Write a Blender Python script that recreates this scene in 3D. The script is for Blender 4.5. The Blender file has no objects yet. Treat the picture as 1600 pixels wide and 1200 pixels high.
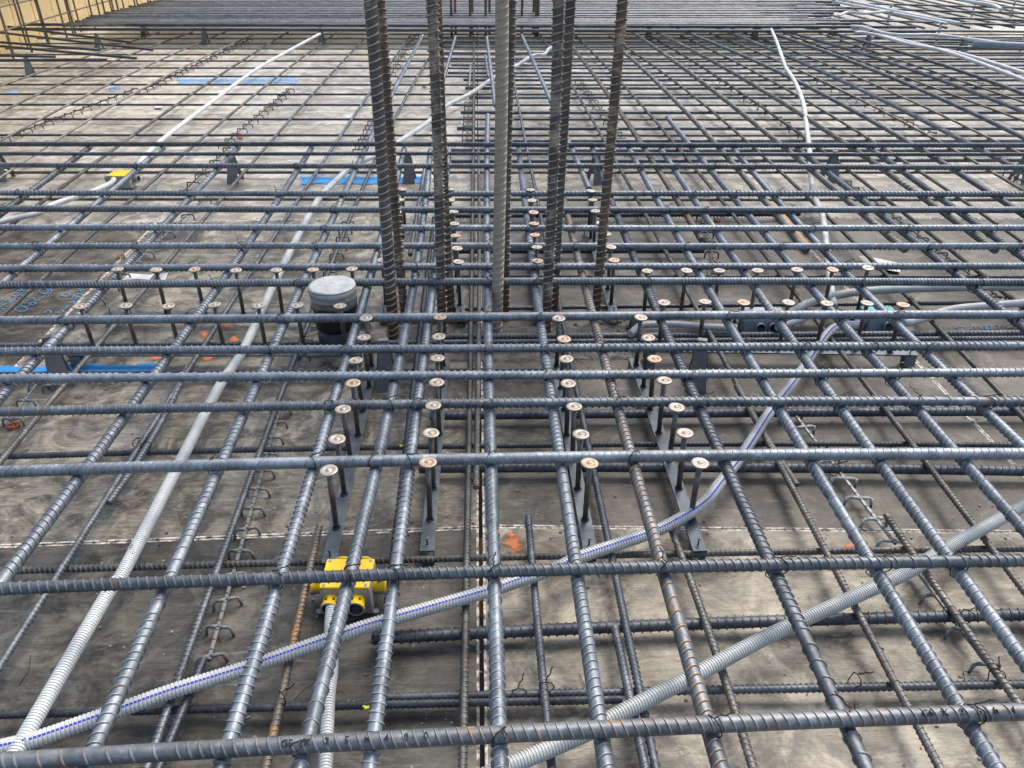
import bpy, bmesh, math, random
import numpy as np
from mathutils import Vector, Matrix, Euler
random.seed(7); rng = np.random.default_rng(7)
S = bpy.context.scene
C = S.collection
R = math.radians

# ------------------------------------------------------------------ camera
F = 1250.0; PITCH = math.atan(763/1250.0); YAW = math.atan(52*math.cos(PITCH)/1250.0)
CAMZ = 1.36
cam_d = bpy.data.cameras.new('camera'); cam = bpy.data.objects.new('camera', cam_d); C.objects.link(cam)
cam_d.sensor_fit = 'HORIZONTAL'; cam_d.sensor_width = 36; cam_d.lens = F/1600*36
cam_d.clip_start = 0.05; cam_d.clip_end = 600
cam.location = (0, 0, CAMZ); cam.rotation_euler = (math.pi/2-PITCH, 0, -YAW)
S.camera = cam
RM = np.array(Euler((math.pi/2-PITCH, 0, -YAW)).to_matrix())
def bp(x, y, z):
    """point of the photograph -> point on the level z of the slab"""
    d = RM @ np.array([(x-800)/F, -(y-600)/F, -1.0])
    t = (z-CAMZ)/d[2]
    return np.array([d[0]*t, d[1]*t, z])
# ------------------------------------------------------------------ light
W = bpy.data.worlds.new('World'); S.world = W; W.use_nodes = True
nt = W.node_tree; nt.nodes.clear()
sky = nt.nodes.new('ShaderNodeTexSky'); sky.sky_type = 'NISHITA'; sky.sun_disc = False
SUN_EL, SUN_AZ = 56, 38       # azimuth from +Y, towards -X
sky.sun_elevation = R(SUN_EL); sky.sun_rotation = R(SUN_AZ); sky.air_density = 1.0; sky.dust_density = 4.0; sky.ozone_density = 0.0
bg = nt.nodes.new('ShaderNodeBackground'); bg.inputs[1].default_value = 0.15
wo = nt.nodes.new('ShaderNodeOutputWorld')
nt.links.new(sky.outputs[0], bg.inputs[0]); nt.links.new(bg.outputs[0], wo.inputs[0])
sd = bpy.data.lights.new('sun', 'SUN'); sd.energy = .95; sd.angle = R(34); sd.color = (1, .97, .90)
so = bpy.data.objects.new('sun', sd); C.objects.link(so)
dirv = Vector((math.sin(R(SUN_AZ))*math.cos(R(SUN_EL)), math.cos(R(SUN_AZ))*math.cos(R(SUN_EL)), math.sin(R(SUN_EL))))
so.rotation_euler = dirv.to_track_quat('Z', 'Y').to_euler()
S.view_settings.view_transform = 'Standard'; S.view_settings.look = 'None'; S.view_settings.gamma = 1
S.view_settings.exposure = .92; S.view_settings.use_curve_mapping = False

# ------------------------------------------------------------------ materials
class NB:
    def __init__(s, name):
        s.m = bpy.data.materials.new(name); s.m.use_nodes = True
        s.t = s.m.node_tree; s.b = s.t.nodes['Principled BSDF']
        s.tc = s.t.nodes.new('ShaderNodeTexCoord'); s.oi = s.t.nodes.new('ShaderNodeObjectInfo')
    def l(s, a, b): s.t.links.new(a, b)
    def n(s, k, **kw):
        x = s.t.nodes.new(k)
        for a, v in kw.items(): setattr(x, a, v)
        return x
    def coord(s, sc=(1, 1, 1), world=True, rnd=0.0, rot=0):
        mp = s.n('ShaderNodeMapping'); mp.inputs['Scale'].default_value = sc; mp.inputs['Rotation'].default_value = (0, 0, rot)
        if world:
            g = s.n('ShaderNodeNewGeometry'); s.l(g.outputs['Position'], mp.inputs['Vector'])
        else: s.l(s.tc.outputs['Object'], mp.inputs['Vector'])
        if rnd:
            cb = s.n('ShaderNodeMath', operation='MULTIPLY'); s.l(s.oi.outputs['Random'], cb.inputs[0]); cb.inputs[1].default_value = rnd
            s.l(cb.outputs[0], mp.inputs['Location'])
        return mp.outputs[0]
    def noise(s, v, scale, det=4, rough=.6, dist=0):
        x = s.n('ShaderNodeTexNoise'); s.l(v, x.inputs['Vector'])
        x.inputs['Scale'].default_value = scale; x.inputs['Detail'].default_value = det
        x.inputs['Roughness'].default_value = rough; x.inputs['Distortion'].default_value = dist
        return x.outputs['Fac']
    def ramp(s, f, stops, interp='LINEAR'):
        x = s.n('ShaderNodeValToRGB'); e = x.color_ramp.elements; x.color_ramp.interpolation = interp
        while len(e) < len(stops): e.new(.5)
        for i, (p, c) in enumerate(stops):
            e[i].position = p; e[i].color = (c[0], c[1], c[2], 1) if isinstance(c, (tuple, list)) else (c, c, c, 1)
        s.l(f, x.inputs[0]); return x.outputs[0]
    def mix(s, f, a, b, mode='MIX'):
        x = s.n('ShaderNodeMix', data_type='RGBA', blend_type=mode)
        for sock, v in ((x.inputs[0], f), (x.inputs[6], a), (x.inputs[7], b)):
            if isinstance(v, (int, float)): sock.default_value = v
            elif isinstance(v, (tuple, list)): sock.default_value = (*v, 1)
            else: s.l(v, sock)
        return x.outputs[2]
    def math(s, op, a, b=0.0):
        x = s.n('ShaderNodeMath', operation=op)
        for sock, v in ((x.inputs[0], a), (x.inputs[1], b)):
            if isinstance(v, (int, float)): sock.default_value = v
            else: s.l(v, sock)
        return x.outputs[0]
    def bump(s, h, st=.3, d=.002):
        x = s.n('ShaderNodeBump'); x.inputs['Strength'].default_value = st; x.inputs['Distance'].default_value = d
        s.l(h, x.inputs['Height']); s.l(x.outputs[0], s.b.inputs['Normal'])
    def set(s, col=None, rough=None, metal=None, spec=None, alpha=None):
        for k, v in (('Base Color', col), ('Roughness', rough), ('Metallic', metal), ('Specular IOR Level', spec), ('Alpha', alpha)):
            if v is None: continue
            if isinstance(v, (int, float)): s.b.inputs[k].default_value = v
            elif isinstance(v, (tuple, list)): s.b.inputs[k].default_value = (*v, 1)
            else: s.l(v, s.b.inputs[k])
        return s.m

def steel(name, base=(.175, .20, .22), dark=(.065, .075, .086), rust=.42, rustcol=(.20, .085, .03), crest=(.42, .45, .48), crest_amt=.45, metal=.5, rough=.47, fleck=0.0):
    m = NB(name)
    v = m.coord(rnd=31.0)
    n1 = m.noise(v, 9, 5, .65); n2 = m.noise(v, 110, 3, .6)
    col = m.mix(m.ramp(n1, [(.3, 0), (.7, 1)]), dark, base)
    nm = m.noise(v, 42, 5, .7, .5)
    col = m.mix(m.math('MULTIPLY', m.ramp(nm, [(.54, 0), (.66, 1)]), .4), col, tuple(min(.6, x*1.5+.05) for x in base))
    col = m.mix(m.math('MULTIPLY', m.ramp(nm, [(.34, 1), (.46, 0)]), .45), col, tuple(x*.6 for x in dark))
    # bar to bar difference of the mill scale
    br = m.math('ADD', m.math('MULTIPLY', m.oi.outputs['Random'], .5), .75)
    bc = m.n('ShaderNodeCombineColor'); [m.l(br, bc.inputs[i]) for i in range(3)]
    col = m.mix(1.0, col, bc.outputs[0], 'MULTIPLY')
    at = m.n('ShaderNodeAttribute'); at.attribute_name = 'rib'
    cf = m.math('MULTIPLY', m.math('MULTIPLY', at.outputs['Fac'], crest_amt), m.ramp(n2, [(.3, .35), (.65, 1)]))
    col = m.mix(cf, col, crest)
    n3 = m.noise(v, 14, 6, .7, .4)
    # rust breaks out in patches, first at the feet of the ribs
    rf = m.ramp(m.math('ADD', n3, m.math('MULTIPLY', at.outputs['Fac'], .05+fleck*.5)), [(max(.0, .74-rust*.35), 0), (min(1, .84-rust*.3), 1)])
    rf2 = m.math('MULTIPLY', rf, m.ramp(n2, [(.42-fleck*.1, 0), (.6-fleck*.1, 1)]))
    col = m.mix(rf2, col, rustcol)
    m.bump(m.math('ADD', n2, m.math('MULTIPLY', n3, .6)), .45, .0012)
    rr = m.math('ADD', m.math('MULTIPLY', n2, .25), rough-.1)
    mt = m.math('MULTIPLY', m.math('SUBTRACT', 1.0, rf2), metal)
    return m.set(col, rr, mt)

M = {}
M['steel'] = steel('steel_mill_scale')
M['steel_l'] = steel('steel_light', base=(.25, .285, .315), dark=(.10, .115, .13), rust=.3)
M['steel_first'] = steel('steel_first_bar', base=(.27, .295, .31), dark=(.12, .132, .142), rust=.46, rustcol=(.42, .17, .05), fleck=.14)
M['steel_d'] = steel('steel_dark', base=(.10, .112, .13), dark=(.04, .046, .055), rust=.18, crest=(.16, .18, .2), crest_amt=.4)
M['steel_thin'] = steel('steel_thin', base=(.19, .19, .175), dark=(.07, .07, .064), rust=.55, rustcol=(.17, .09, .045), rough=.5)
M['steel_fleck'] = steel('steel_rust_flecked', base=(.20, .22, .235), dark=(.09, .10, .11), rust=.38, rustcol=(.48, .22, .04), crest=(.45, .40, .33), fleck=.5)
M['steel_rust'] = steel('steel_rusty', base=(.17, .145, .12), dark=(.08, .07, .06), rust=.7, rustcol=(.34, .17, .05), rough=.55, metal=.4)
M['steel_far'] = steel('steel_far', base=(.19, .205, .215), dark=(.06, .065, .07), rust=.3, rough=.5)

def column_mat(name, cement, rusty):
    m = NB(name); v = m.coord(rnd=17.0)
    g = m.n('ShaderNodeNewGeometry'); sep = m.n('ShaderNodeSeparateXYZ'); m.l(g.outputs['Position'], sep.inputs[0])
    n1 = m.noise(v, 11, 5, .7); n2 = m.noise(v, 90, 4, .65)
    col = m.mix(m.ramp(n1, [(.35, 0), (.65, 1)]), (.06, .058, .054), (.15, .14, .125))
    rf = m.ramp(n1, [(.5-rusty*.12, 0), (.66-rusty*.1, 1)])
    # water runs to the foot: rust collects on the lowest hand-breadth of the bar
    low = m.ramp(m.math('ADD', sep.outputs['Z'], m.math('MULTIPLY', n1, .12)), [(.20, 1), (.32, 0)])
    rf = m.math('MAXIMUM', m.math('MULTIPLY', rf, rusty), m.math('MULTIPLY', low, .8))
    col = m.mix(rf, col, m.mix(n2, (.09, .048, .027), (.19, .115, .06)))
    at = m.n('ShaderNodeAttribute'); at.attribute_name = 'rib'
    cr = m.mix(n2, (.24, .20, .14), (.66, .60, .48))
    col = m.mix(m.math('MULTIPLY', at.outputs['Fac'], .85), col, cr)
    cem = m.ramp(n1, [(.62-cement*.45, 0), (.72-cement*.4, 1)])
    col = m.mix(cem, col, m.mix(n2, (.23, .195, .145), (.50, .44, .34)))
    m.bump(m.math('ADD', m.math('MULTIPLY', n2, .6), m.math('MULTIPLY', cem, .9)), .8, .002)
    return m.set(col, .72, .1)
M['col_dark'] = column_mat('column_bar_dark', .0, .1)
M['col_rust'] = column_mat('column_bar_rusty', .15, .9)
M['col_mix'] = column_mat('column_bar_splashed', .28, .3)
M['col_cem'] = column_mat('column_bar_cement', 1.0, .1)

def deck_mat(name, a, b, c, smear=.5, rough=.42, grime=.85):
    m = NB(name)
    a, b, c = [(q[0]*.98, q[1]*1.02, q[2]*.99) for q in (a, b, c)]
    v = m.coord((1, 1, 1), rnd=13.0)
    vg = m.coord((1.2, 22, 1), rnd=13.0); vf = m.coord((5, 120, 1), rnd=13.0)
    big = m.noise(v, 2.1, 6, .62, .6); grain = m.noise(vg, 3, 7, .68, .5); fine = m.noise(vf, 3.2, 5, .7)
    blot = m.noise(v, 9, 7, .7, .9)
    col = m.mix(m.ramp(big, [(.36, 0), (.62, 1)]), a, b)
    col = m.mix(m.math('MULTIPLY', m.ramp(grain, [(.42, 0), (.66, 1)]), .5), col, c)
    col = m.mix(m.math('MULTIPLY', m.ramp(fine, [(.45, 0), (.62, 1)]), .5), col, tuple(x*.35 for x in a))
    st = m.ramp(m.math('ADD', m.math('MULTIPLY', blot, .7), m.math('MULTIPLY', m.noise(v, 2.9, 6, .7, 1.5), .3)), [(.43, 1), (.55, 0)])
    col = m.mix(m.math('MULTIPLY', st, grime), col, tuple(x*.2 for x in a))
    cl = m.ramp(m.noise(v, 5.5, 6, .7, 1.2), [(.52, 0), (.68, 1)])
    col = m.mix(m.math('MULTIPLY', cl, .5), col, tuple(min(.7, x*1.45) for x in c))
    sm = m.math('MULTIPLY', m.ramp(m.noise(vg, 1.6, 8, .75, 1.4), [(.6, 0), (.7, 1)]), m.ramp(m.noise(v, 3.3, 3), [(.5, 0), (.66, 1)]))
    col = m.mix(m.math('MULTIPLY', sm, smear), col, (.50, .47, .42))
    # scuffs and water marks at the scale of a hand
    md = m.noise(m.coord((1, 2.6, 1), rnd=7.0), 30, 7, .75, .8)
    col = m.mix(m.math('MULTIPLY', m.ramp(md, [(.33, 1), (.47, 0)]), grime*.75), col, tuple(x*.28 for x in a))
    col = m.mix(m.math('MULTIPLY', m.ramp(md, [(.56, 0), (.7, 1)]), .45), col, tuple(min(.75, x*1.35) for x in c))
    vs = m.coord((2, 60, 1), rnd=3.0, rot=.5)
    scr = m.math('MULTIPLY', m.ramp(m.noise(vs, 1.7, 3, .5), [(.70, 0), (.735, 1)]), m.ramp(m.noise(v, 4, 2), [(.48, 0), (.58, 1)]))
    col = m.mix(m.math('MULTIPLY', scr, .5), col, (.5, .47, .41))
    vo = m.n('ShaderNodeTexVoronoi'); m.l(v, vo.inputs['Vector']); vo.inputs['Scale'].default_value = 34
    sp = m.math('MULTIPLY', m.ramp(vo.outputs['Distance'], [(.06, 1), (.11, 0)]), m.ramp(m.noise(v, 7, 2), [(.54, 0), (.6, 1)]))
    col = m.mix(m.math('MULTIPLY', sp, .6), col, (.45, .42, .36))
    m.bump(m.math('ADD', m.math('MULTIPLY', fine, .6), m.math('ADD', grain, m.math('MULTIPLY', sp, 1.2))), .35, .002)
    return m.set(col, m.math('ADD', m.math('MULTIPLY', blot, .35), rough-.12), 0.0, .5)
DECK = [deck_mat('ply_grey', (.13, .112, .088), (.28, .25, .205), (.42, .385, .32)),
        deck_mat('ply_dark', (.045, .039, .032), (.095, .085, .070), (.17, .155, .13), .4),
        deck_mat('ply_tan', (.19, .16, .122), (.34, .295, .23), (.46, .41, .33), .35),
        deck_mat('ply_worn_glare', (.26, .23, .19), (.46, .41, .345), (.60, .55, .47), .9, .42, .6),  # worn light ply, some sky glare mixed into its colour
        deck_mat('ply_pale_glare', (.48, .43, .35), (.64, .58, .49), (.74, .69, .61), .9, .36, .45),  # pale ply for the far rows, brightened by painted-in sky glare
        deck_mat('ply_brown', (.075, .062, .05), (.14, .118, .095), (.23, .195, .155), .3)]
def edge_mat():
    m = NB('ply_edge'); v = m.coord(); n = m.noise(v, 60, 4, .7)
    return m.set(m.mix(m.ramp(n, [(.42, 0), (.55, 1)]), (.12, .10, .085), (.62, .59, .53)), .7)
M['edge'] = edge_mat()

def simple(name, c1, c2=None, scale=30, rough=.5, metal=0, bump=0, bd=.002, rnd=5.0):
    m = NB(name); v = m.coord(rnd=rnd); n = m.noise(v, scale, 5, .65)
    col = m.mix(m.ramp(n, [(.35, 0), (.68, 1)]), c1, c2 or tuple(x*.7 for x in c1))
    if bump: m.bump(n, bump, bd)
    return m.set(col, rough, metal)
M['conduit'] = simple('conduit_grey', (.49, .52, .515), (.37, .395, .39), 14, .42)
M['conduit_w'] = simple('conduit_pale', (.56, .59, .59), (.41, .435, .43), 14, .42)
M['conduit_c'] = simple('conduit_light', (.62, .66, .655), (.50, .53, .53), 14, .4)
M['stripe'] = simple('conduit_blue_stripe', (.035, .045, .42), (.05, .06, .5), 40, .45)
M['wire'] = simple('tie_wire_black', (.018, .017, .017), (.05, .035, .025), 80, .5, .5)
M['head'] = simple('stud_head', (.40, .36, .30), (.22, .185, .15), 60, .42, .3, .25)
M['head2'] = simple('stud_head_rusty', (.45, .34, .26), (.25, .17, .12), 60, .5, .35, .25)
M['shank'] = simple('stud_shank', (.17, .155, .14), (.065, .06, .056), 50, .45, .5, .3)
M['rail'] = simple('stud_rail_steel', (.12, .15, .175), (.06, .078, .095), 22, .42, .5, .15)
M['weld'] = simple('weld_bead', (.10, .09, .09), (.03, .03, .03), 200, .5, .5, .8)
M['plastic'] = simple('spacer_plastic', (.20, .215, .22), (.13, .14, .145), 30, .5)
M['plastic_k'] = simple('spacer_plastic_dark', (.05, .05, .052), (.03, .03, .03), 30, .5)
M['chair'] = simple('chair_plate_grey', (.19, .195, .2), (.13, .135, .14), 25, .5, .1)
M['yellow'] = simple('box_yellow', (.84, .58, .012), (.76, .48, .01), 25, .45)
M['boxgrey'] = simple('box_grey', (.33, .34, .33), (.25, .26, .26), 30, .5)
M['boxblue'] = simple('box_blue_grey', (.24, .29, .34), (.17, .21, .25), 30, .5)
M['boxlid'] = simple('box_pale_lid', (.48, .56, .60), (.38, .45, .5), 30, .45)
M['cyan'] = simple('box_cyan_lid', (.12, .50, .48), (.10, .40, .39), 30, .45)
M['black'] = simple('black_rubber', (.012, .012, .014), (.03, .03, .035), 30, .35)
M['purple'] = simple('pipe_dark_sleeve', (.035, .033, .05), (.055, .055, .075), 30, .4)
M['tape'] = simple('silver_tape', (.47, .49, .475), (.33, .345, .335), 24, .45, .15, .9, .006)
M['taped'] = simple('silver_tape_side', (.36, .36, .33), (.22, .22, .20), 26, .45, .25, .9, .006)
M['concrete'] = simple('rough_concrete', (.17, .165, .155), (.07, .068, .065), 26, .9, 0, 1.0, .02)
M['wood_y'] = simple('yellow_formwork', (.74, .58, .30), (.62, .46, .22), 6, .6)
M['wood_b'] = simple('formwork_beam', (.42, .26, .12), (.28, .17, .08), 8, .6)
M['paper'] = simple('paper', (.72, .72, .70), (.6, .6, .58), 12, .7)
M['bluep'] = simple('blue_plastic', (.03, .22, .5), None, 12, .5)
M['orange'] = simple('orange_plastic', (.62, .14, .04), (.3, .07, .03), 60, .5)
M['green'] = simple('yellow_green_tag', (.65, .7, .03), None, 12, .5)
M['soil'] = simple('site_ground', (.16, .13, .10), (.10, .085, .07), 2, .95)
M['inkb'] = simple('blue_marker', (.06, .24, .46), (.10, .28, .48), 60, .7)
M['inkd'] = simple('dark_mark', (.02, .02, .022), None, 60, .7)
M['rim'] = simple('box_print_black', (.03, .025, .01), None, 60, .6)
def spray(name, col, cut=.42, sc=7):
    m = NB(name); v = m.coord((1, 1.6, 1)); n = m.noise(v, sc, 6, .7, .3)
    uv = m.n('ShaderNodeAttribute'); uv.attribute_name = 'edge'
    a = m.ramp(m.math('SUBTRACT', m.math('ADD', uv.outputs['Fac'], m.math('MULTIPLY', n, .9)), cut), [(.20, 0), (.55, 1)])
    return m.set(m.mix(n, col, tuple(x*.8 for x in col)), .6, 0, .5, m.math('MULTIPLY', a, .93))
M['sp_blue'] = spray('blue_spray_paint', (.02, .27, .66), .62, 14)
M['sp_blue2'] = spray('faint_blue_spray', (.24, .44, .70), 1.0, 6)
M['sp_or'] = spray('orange_spray_paint', (.75, .22, .07), .75, 22)

# ------------------------------------------------------------------ object helpers
def tag(o, label=None, cat=None, group=None, kind=None):
    if label: o['label'] = label
    if cat: o['category'] = cat
    if group: o['group'] = group
    if kind: o['kind'] = kind
    return o
def empty(name, loc=(0, 0, 0), rz=0, **k):
    o = bpy.data.objects.new(name, None); C.objects.link(o); o.location = loc; o.rotation_euler = (0, 0, rz)
    o.empty_display_size = .1
    return tag(o, **k)
def link(name, me, parent=None, loc=None, **k):
    o = bpy.data.objects.new(name, me); C.objects.link(o)
    if parent is not None: o.parent = parent
    if loc is not None: o.location = loc
    return tag(o, **k)
def fast_mesh(name, V, Fc, mats, mi=None, rib=None, smooth=True, attr='rib', ringseg=0):
    """V (n,3) array, Fc (m,4) int array of quads (optionally list of extra polygons)"""
    me = bpy.data.meshes.new(name)
    quads, extra = Fc
    nq = len(quads); ne = sum(len(e) for e in extra)
    me.vertices.add(len(V)); me.vertices.foreach_set('co', np.asarray(V, dtype=np.float32).ravel())
    me.loops.add(nq*4+ne); me.polygons.add(nq+len(extra))
    li = np.concatenate([np.asarray(quads, dtype=np.int32).ravel()]+[np.asarray(e, dtype=np.int32) for e in extra])
    me.loops.foreach_set('vertex_index', li)
    st = list(range(0, nq*4, 4)); a = nq*4
    for e in extra: st.append(a); a += len(e)
    me.polygons.foreach_set('loop_start', np.asarray(st, dtype=np.int32))
    sm = np.full(nq+len(extra), smooth, dtype=bool); sm[nq:] = False
    me.polygons.foreach_set('use_smooth', sm)
    if mi is not None: me.polygons.foreach_set('material_index', np.asarray(list(mi)+[0]*len(extra), dtype=np.int32))
    for m in mats: me.materials.append(m)
    if rib is not None:
        at = me.attributes.new(attr, 'FLOAT', 'POINT'); at.data.foreach_set('value', np.asarray(rib, dtype=np.float32))
    me.update(calc_edges=True); me.validate()
    if ringseg:
        ev = np.empty(len(me.edges)*2, dtype=np.int32); me.edges.foreach_get('vertices', ev); ev = ev.reshape(-1, 2)//ringseg
        at = me.attributes.new('sharp_edge', 'BOOLEAN', 'EDGE'); at.data.foreach_set('value', ev[:, 0] == ev[:, 1])
    return me
TRIS = [0]
def path_frame(P, s, ref):
    d = np.linalg.norm(np.diff(P, axis=0), axis=1); cs = np.concatenate([[0], np.cumsum(d)])
    Cn = np.stack([np.interp(s, cs, P[:, i]) for i in range(3)], 1)
    T = np.gradient(P, cs, axis=0); T = np.stack([np.interp(s, cs, T[:, i]) for i in range(3)], 1)
    T /= np.linalg.norm(T, axis=1)[:, None]
    N1 = np.cross(T, ref); N1 /= np.linalg.norm(N1, axis=1)[:, None]
    N2 = np.cross(N1, T)
    return Cn, T, N1, N2
def plen(P): return float(np.linalg.norm(np.diff(P, axis=0), axis=1).sum())
def rebar_mesh(P, r, pitch, seg, mat, ribs=True, h=None, skew=.45, ref=(0, 0, 1), roll=None, sparse=True, tip=False):
    L = plen(P); h = h if h is not None else r*.17; roll = rng.uniform(0, math.pi) if roll is None else roll
    skew = skew*(1 if rng.random() < .5 else -1)
    if ribs:
        n = int(L/pitch); k = np.arange(n)
        offs = np.array([0, .07, .17, .25]); amp = np.array([0, 1, 1, 0])
        s = (k[:, None]*pitch+offs[None]*pitch).ravel()+pitch*.3
        keep = np.ones(n)
        if sparse:
            a0 = rng.uniform(0, 1.0)
            while a0 < L:
                i0 = int(a0/pitch); i1 = min(n, i0+int(rng.integers(8, 16)))
                keep[i0:i1:2] = 0; a0 += rng.uniform(1.5, 2.6)
        A = (keep[:, None]*amp[None]).ravel()
        m_ = s < L-.003; s = s[m_]; A = A[m_]
        s = np.concatenate([[0], s, [L]]); A = np.concatenate([[0], A, [0]])
    else:
        n = max(2, int(L/.25)+1); s = np.linspace(0, L, n); A = np.zeros(n)
    Cn, T, N1, N2 = path_frame(P, s, np.array(ref, float))
    phi = np.arange(seg)/seg*2*math.pi
    cres = np.abs(np.sin(phi))**.55
    rad = r*.93+h*1.3*(A[:, None]*cres[None])
    if ribs:
        half = seg//2
        rad[:, 0] = r*.93+h*.85; rad[:, half] = r*.93+h*.85
    co = np.cos(phi+roll); si = np.sin(phi+roll)
    off = np.cos(phi)*r*skew*.9
    if ribs: offm = np.tile(off, (len(s), 1)); offm[0] = 0; offm[-1] = 0
    else: offm = np.zeros((len(s), seg))
    V = Cn[:, None, :]+N1[:, None, :]*(rad*co)[..., None]+N2[:, None, :]*(rad*si)[..., None]+T[:, None, :]*offm[..., None]
    V = V.reshape(-1, 3); nr = len(s)
    i = np.arange(nr-1)[:, None]*seg; j = np.arange(seg)[None]; j2 = (j+1) % seg
    q = np.stack([i+j, i+j2, i+seg+j2, i+seg+j], -1).reshape(-1, 4)
    caps = [list(range(seg))[::-1], [(nr-1)*seg+x for x in range(seg)]]
    rb = (A[:, None]*cres[None]).ravel() if ribs else np.zeros(nr*seg)
    TRIS[0] += len(q)*2
    return fast_mesh('rebar', V, (q, caps), [mat], rib=rb, ringseg=seg if ribs else 0)

def fitline(pts, z, deg, axis, ext):
    """photo points on level z -> smooth bar. axis 'x': Y as polynomial of X (crosswise), 'y': X as polynomial of Y"""
    W_ = np.array([bp(x, y, z) for x, y in pts])
    a, b = (0, 1) if axis == 'x' else (1, 0)
    deg = min(deg, len(pts)-1)
    c = np.polyfit(W_[:, a], W_[:, b], deg)
    lo, hi = W_[:, a].min(), W_[:, a].max()
    t = np.linspace(lo, hi, 24)
    dl = np.polyval(np.polyder(c), lo); dh = np.polyval(np.polyder(c), hi)
    v = np.polyval(c, t)
    tt = [t]; vv = [v]
    if ext[0] > 0:
        e = np.linspace(ext[0], 0, 5)[:-1]; tt.insert(0, lo-e); vv.insert(0, np.polyval(c, lo)-dl*e)
    if ext[1] > 0:
        e = np.linspace(0, ext[1], 5)[1:]; tt.append(hi+e); vv.append(np.polyval(c, hi)+dh*e)
    t = np.concatenate(tt); v = np.concatenate(vv)
    P = np.zeros((len(t), 3)); P[:, a] = t; P[:, b] = v; P[:, 2] = z
    return P
def smooth_path(pts, n=8):
    P = np.array(pts, float); Q = []
    E = np.vstack([2*P[0]-P[1], P, 2*P[-1]-P[-2]])
    for i in range(1, len(E)-2):
        p0, p1, p2, p3 = E[i-1:i+3]
        for t in np.linspace(0, 1, n, endpoint=False):
            Q.append(.5*((2*p1)+(-p0+p2)*t+(2*p0-5*p1+4*p2-p3)*t*t+(-p0+3*p1-3*p2+p3)*t**3))
    Q.append(P[-1]); return np.array(Q)

ORD = ['first', 'second', 'third', 'fourth', 'fifth', 'sixth', 'seventh', 'eighth', 'ninth', 'tenth', 'eleventh', 'twelfth', 'thirteenth', 'fourteenth', 'fifteenth', 'sixteenth', 'seventeenth', 'eighteenth', 'nineteenth', 'twentieth']
TENS = {20: 'twenty', 30: 'thirty', 40: 'forty', 50: 'fifty', 60: 'sixty'}
TENO = {30: 'thirtieth', 40: 'fortieth', 50: 'fiftieth', 60: 'sixtieth'}
def ordn(i):
    if i <= 20: return ORD[i-1]
    if i % 10 == 0: return TENO[i]
    return TENS[i//10*10]+'-'+ORD[i % 10-1]

# levels of the four layers, deck top = 0
Z_BT, Z_BL, Z_TL, Z_TT = .032, .050, .181, .207

# ------------------------------------------------------------------ ground and deck
bm = bmesh.new(); bmesh.ops.create_grid(bm, x_segments=2, y_segments=2, size=300)
me = bpy.data.meshes.new('ground'); bm.to_mesh(me); bm.free(); me.materials.append(M['soil'])
link('ground', me, loc=(0, 0, -3.2), kind='structure')

deck = empty('formwork_deck', kind='structure')
tag(deck, 'weathered plywood formwork deck under the reinforcement')
# joints seen in the photograph give the two sheet grids that meet in the seam below the middle bar
O = bp(752, 822, 0); uR = bp(1600, 831, 0)-O; uR /= np.linalg.norm(uR)
far = bp(748, 337, 0); vS = far-O; LS = np.linalg.norm(vS); vS /= LS
OL = bp(750, 824, 0); uL = OL-bp(0, 853, 0); uL /= np.linalg.norm(uL)
WR = abs(np.linalg.det(np.array([(bp(1500, 637, 0)-O)[:2], vS[:2]])))/abs(np.linalg.det(np.array([uR[:2], vS[:2]])))
WL = abs(np.linalg.det(np.array([(bp(109, 486, 0)-OL)[:2], vS[:2]])))/abs(np.linalg.det(np.array([uL[:2], vS[:2]])))
print('panel L', LS, 'WR', WR, 'WL', WL)
panels = {}
def panel(i, j, side):
    o, u, w = (O, uR, WR) if side > 0 else (OL, -uL, WL)
    a = o+u*(i*w)+vS*(j*LS)
    if i == 0: a = a+np.array([0.0015*side, 0, 0])
    g = .0018
    c = [a+u*g+vS*g, a+u*(w-g)+vS*g, a+u*(w-g)+vS*(LS-g), a+u*g+vS*(LS-g)]
    if side < 0: c = [c[1], c[0], c[3], c[2]]
    dz = float(rng.uniform(-.0008, .0008))
    ctr = sum(c)/4
    bw = .0055
    inn = [p+((ctr-p)/abs((ctr-p)[0])*bw*np.array([1, 0, 0]) if False else np.array([bw*np.sign((ctr-p)[0]), bw*np.sign((ctr-p)[1]), 0])) for p in c]
    V = [(*(p-ctr)[:2], dz) for p in c]+[(*(p-ctr)[:2], dz) for p in inn]+[(*(p-ctr)[:2], dz-.021) for p in c]
    Fq = [(0, 1, 5, 4), (1, 2, 6, 5), (2, 3, 7, 6), (3, 0, 4, 7), (4, 5, 6, 7), (0, 8, 9, 1), (1, 9, 10, 2), (2, 10, 11, 3), (3, 11, 8, 0), (11, 10, 9, 8)]
    me = bpy.data.meshes.new('plywood_panel'); me.from_pydata(V, [], Fq)
    if side > 0:
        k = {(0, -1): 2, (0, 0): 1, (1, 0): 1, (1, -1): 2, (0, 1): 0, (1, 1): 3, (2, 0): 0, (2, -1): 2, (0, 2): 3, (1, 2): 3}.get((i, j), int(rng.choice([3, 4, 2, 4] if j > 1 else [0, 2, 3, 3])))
        if (i, j) == (0, -1): k = 2
    else:
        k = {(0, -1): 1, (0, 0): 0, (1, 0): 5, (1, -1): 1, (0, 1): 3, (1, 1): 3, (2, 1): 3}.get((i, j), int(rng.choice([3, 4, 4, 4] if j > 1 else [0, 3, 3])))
    me.materials.append(DECK[k]); me.materials.append(M['edge'])  # far rows take the lighter sheets that carry glare in their colour
    for n_, p in enumerate(me.polygons): p.material_index = 0 if n_ == 4 else 1
    o_ = link('plywood_panel', me, deck, loc=ctr)
    panels[(side, i, j)] = o_
    return o_
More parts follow.
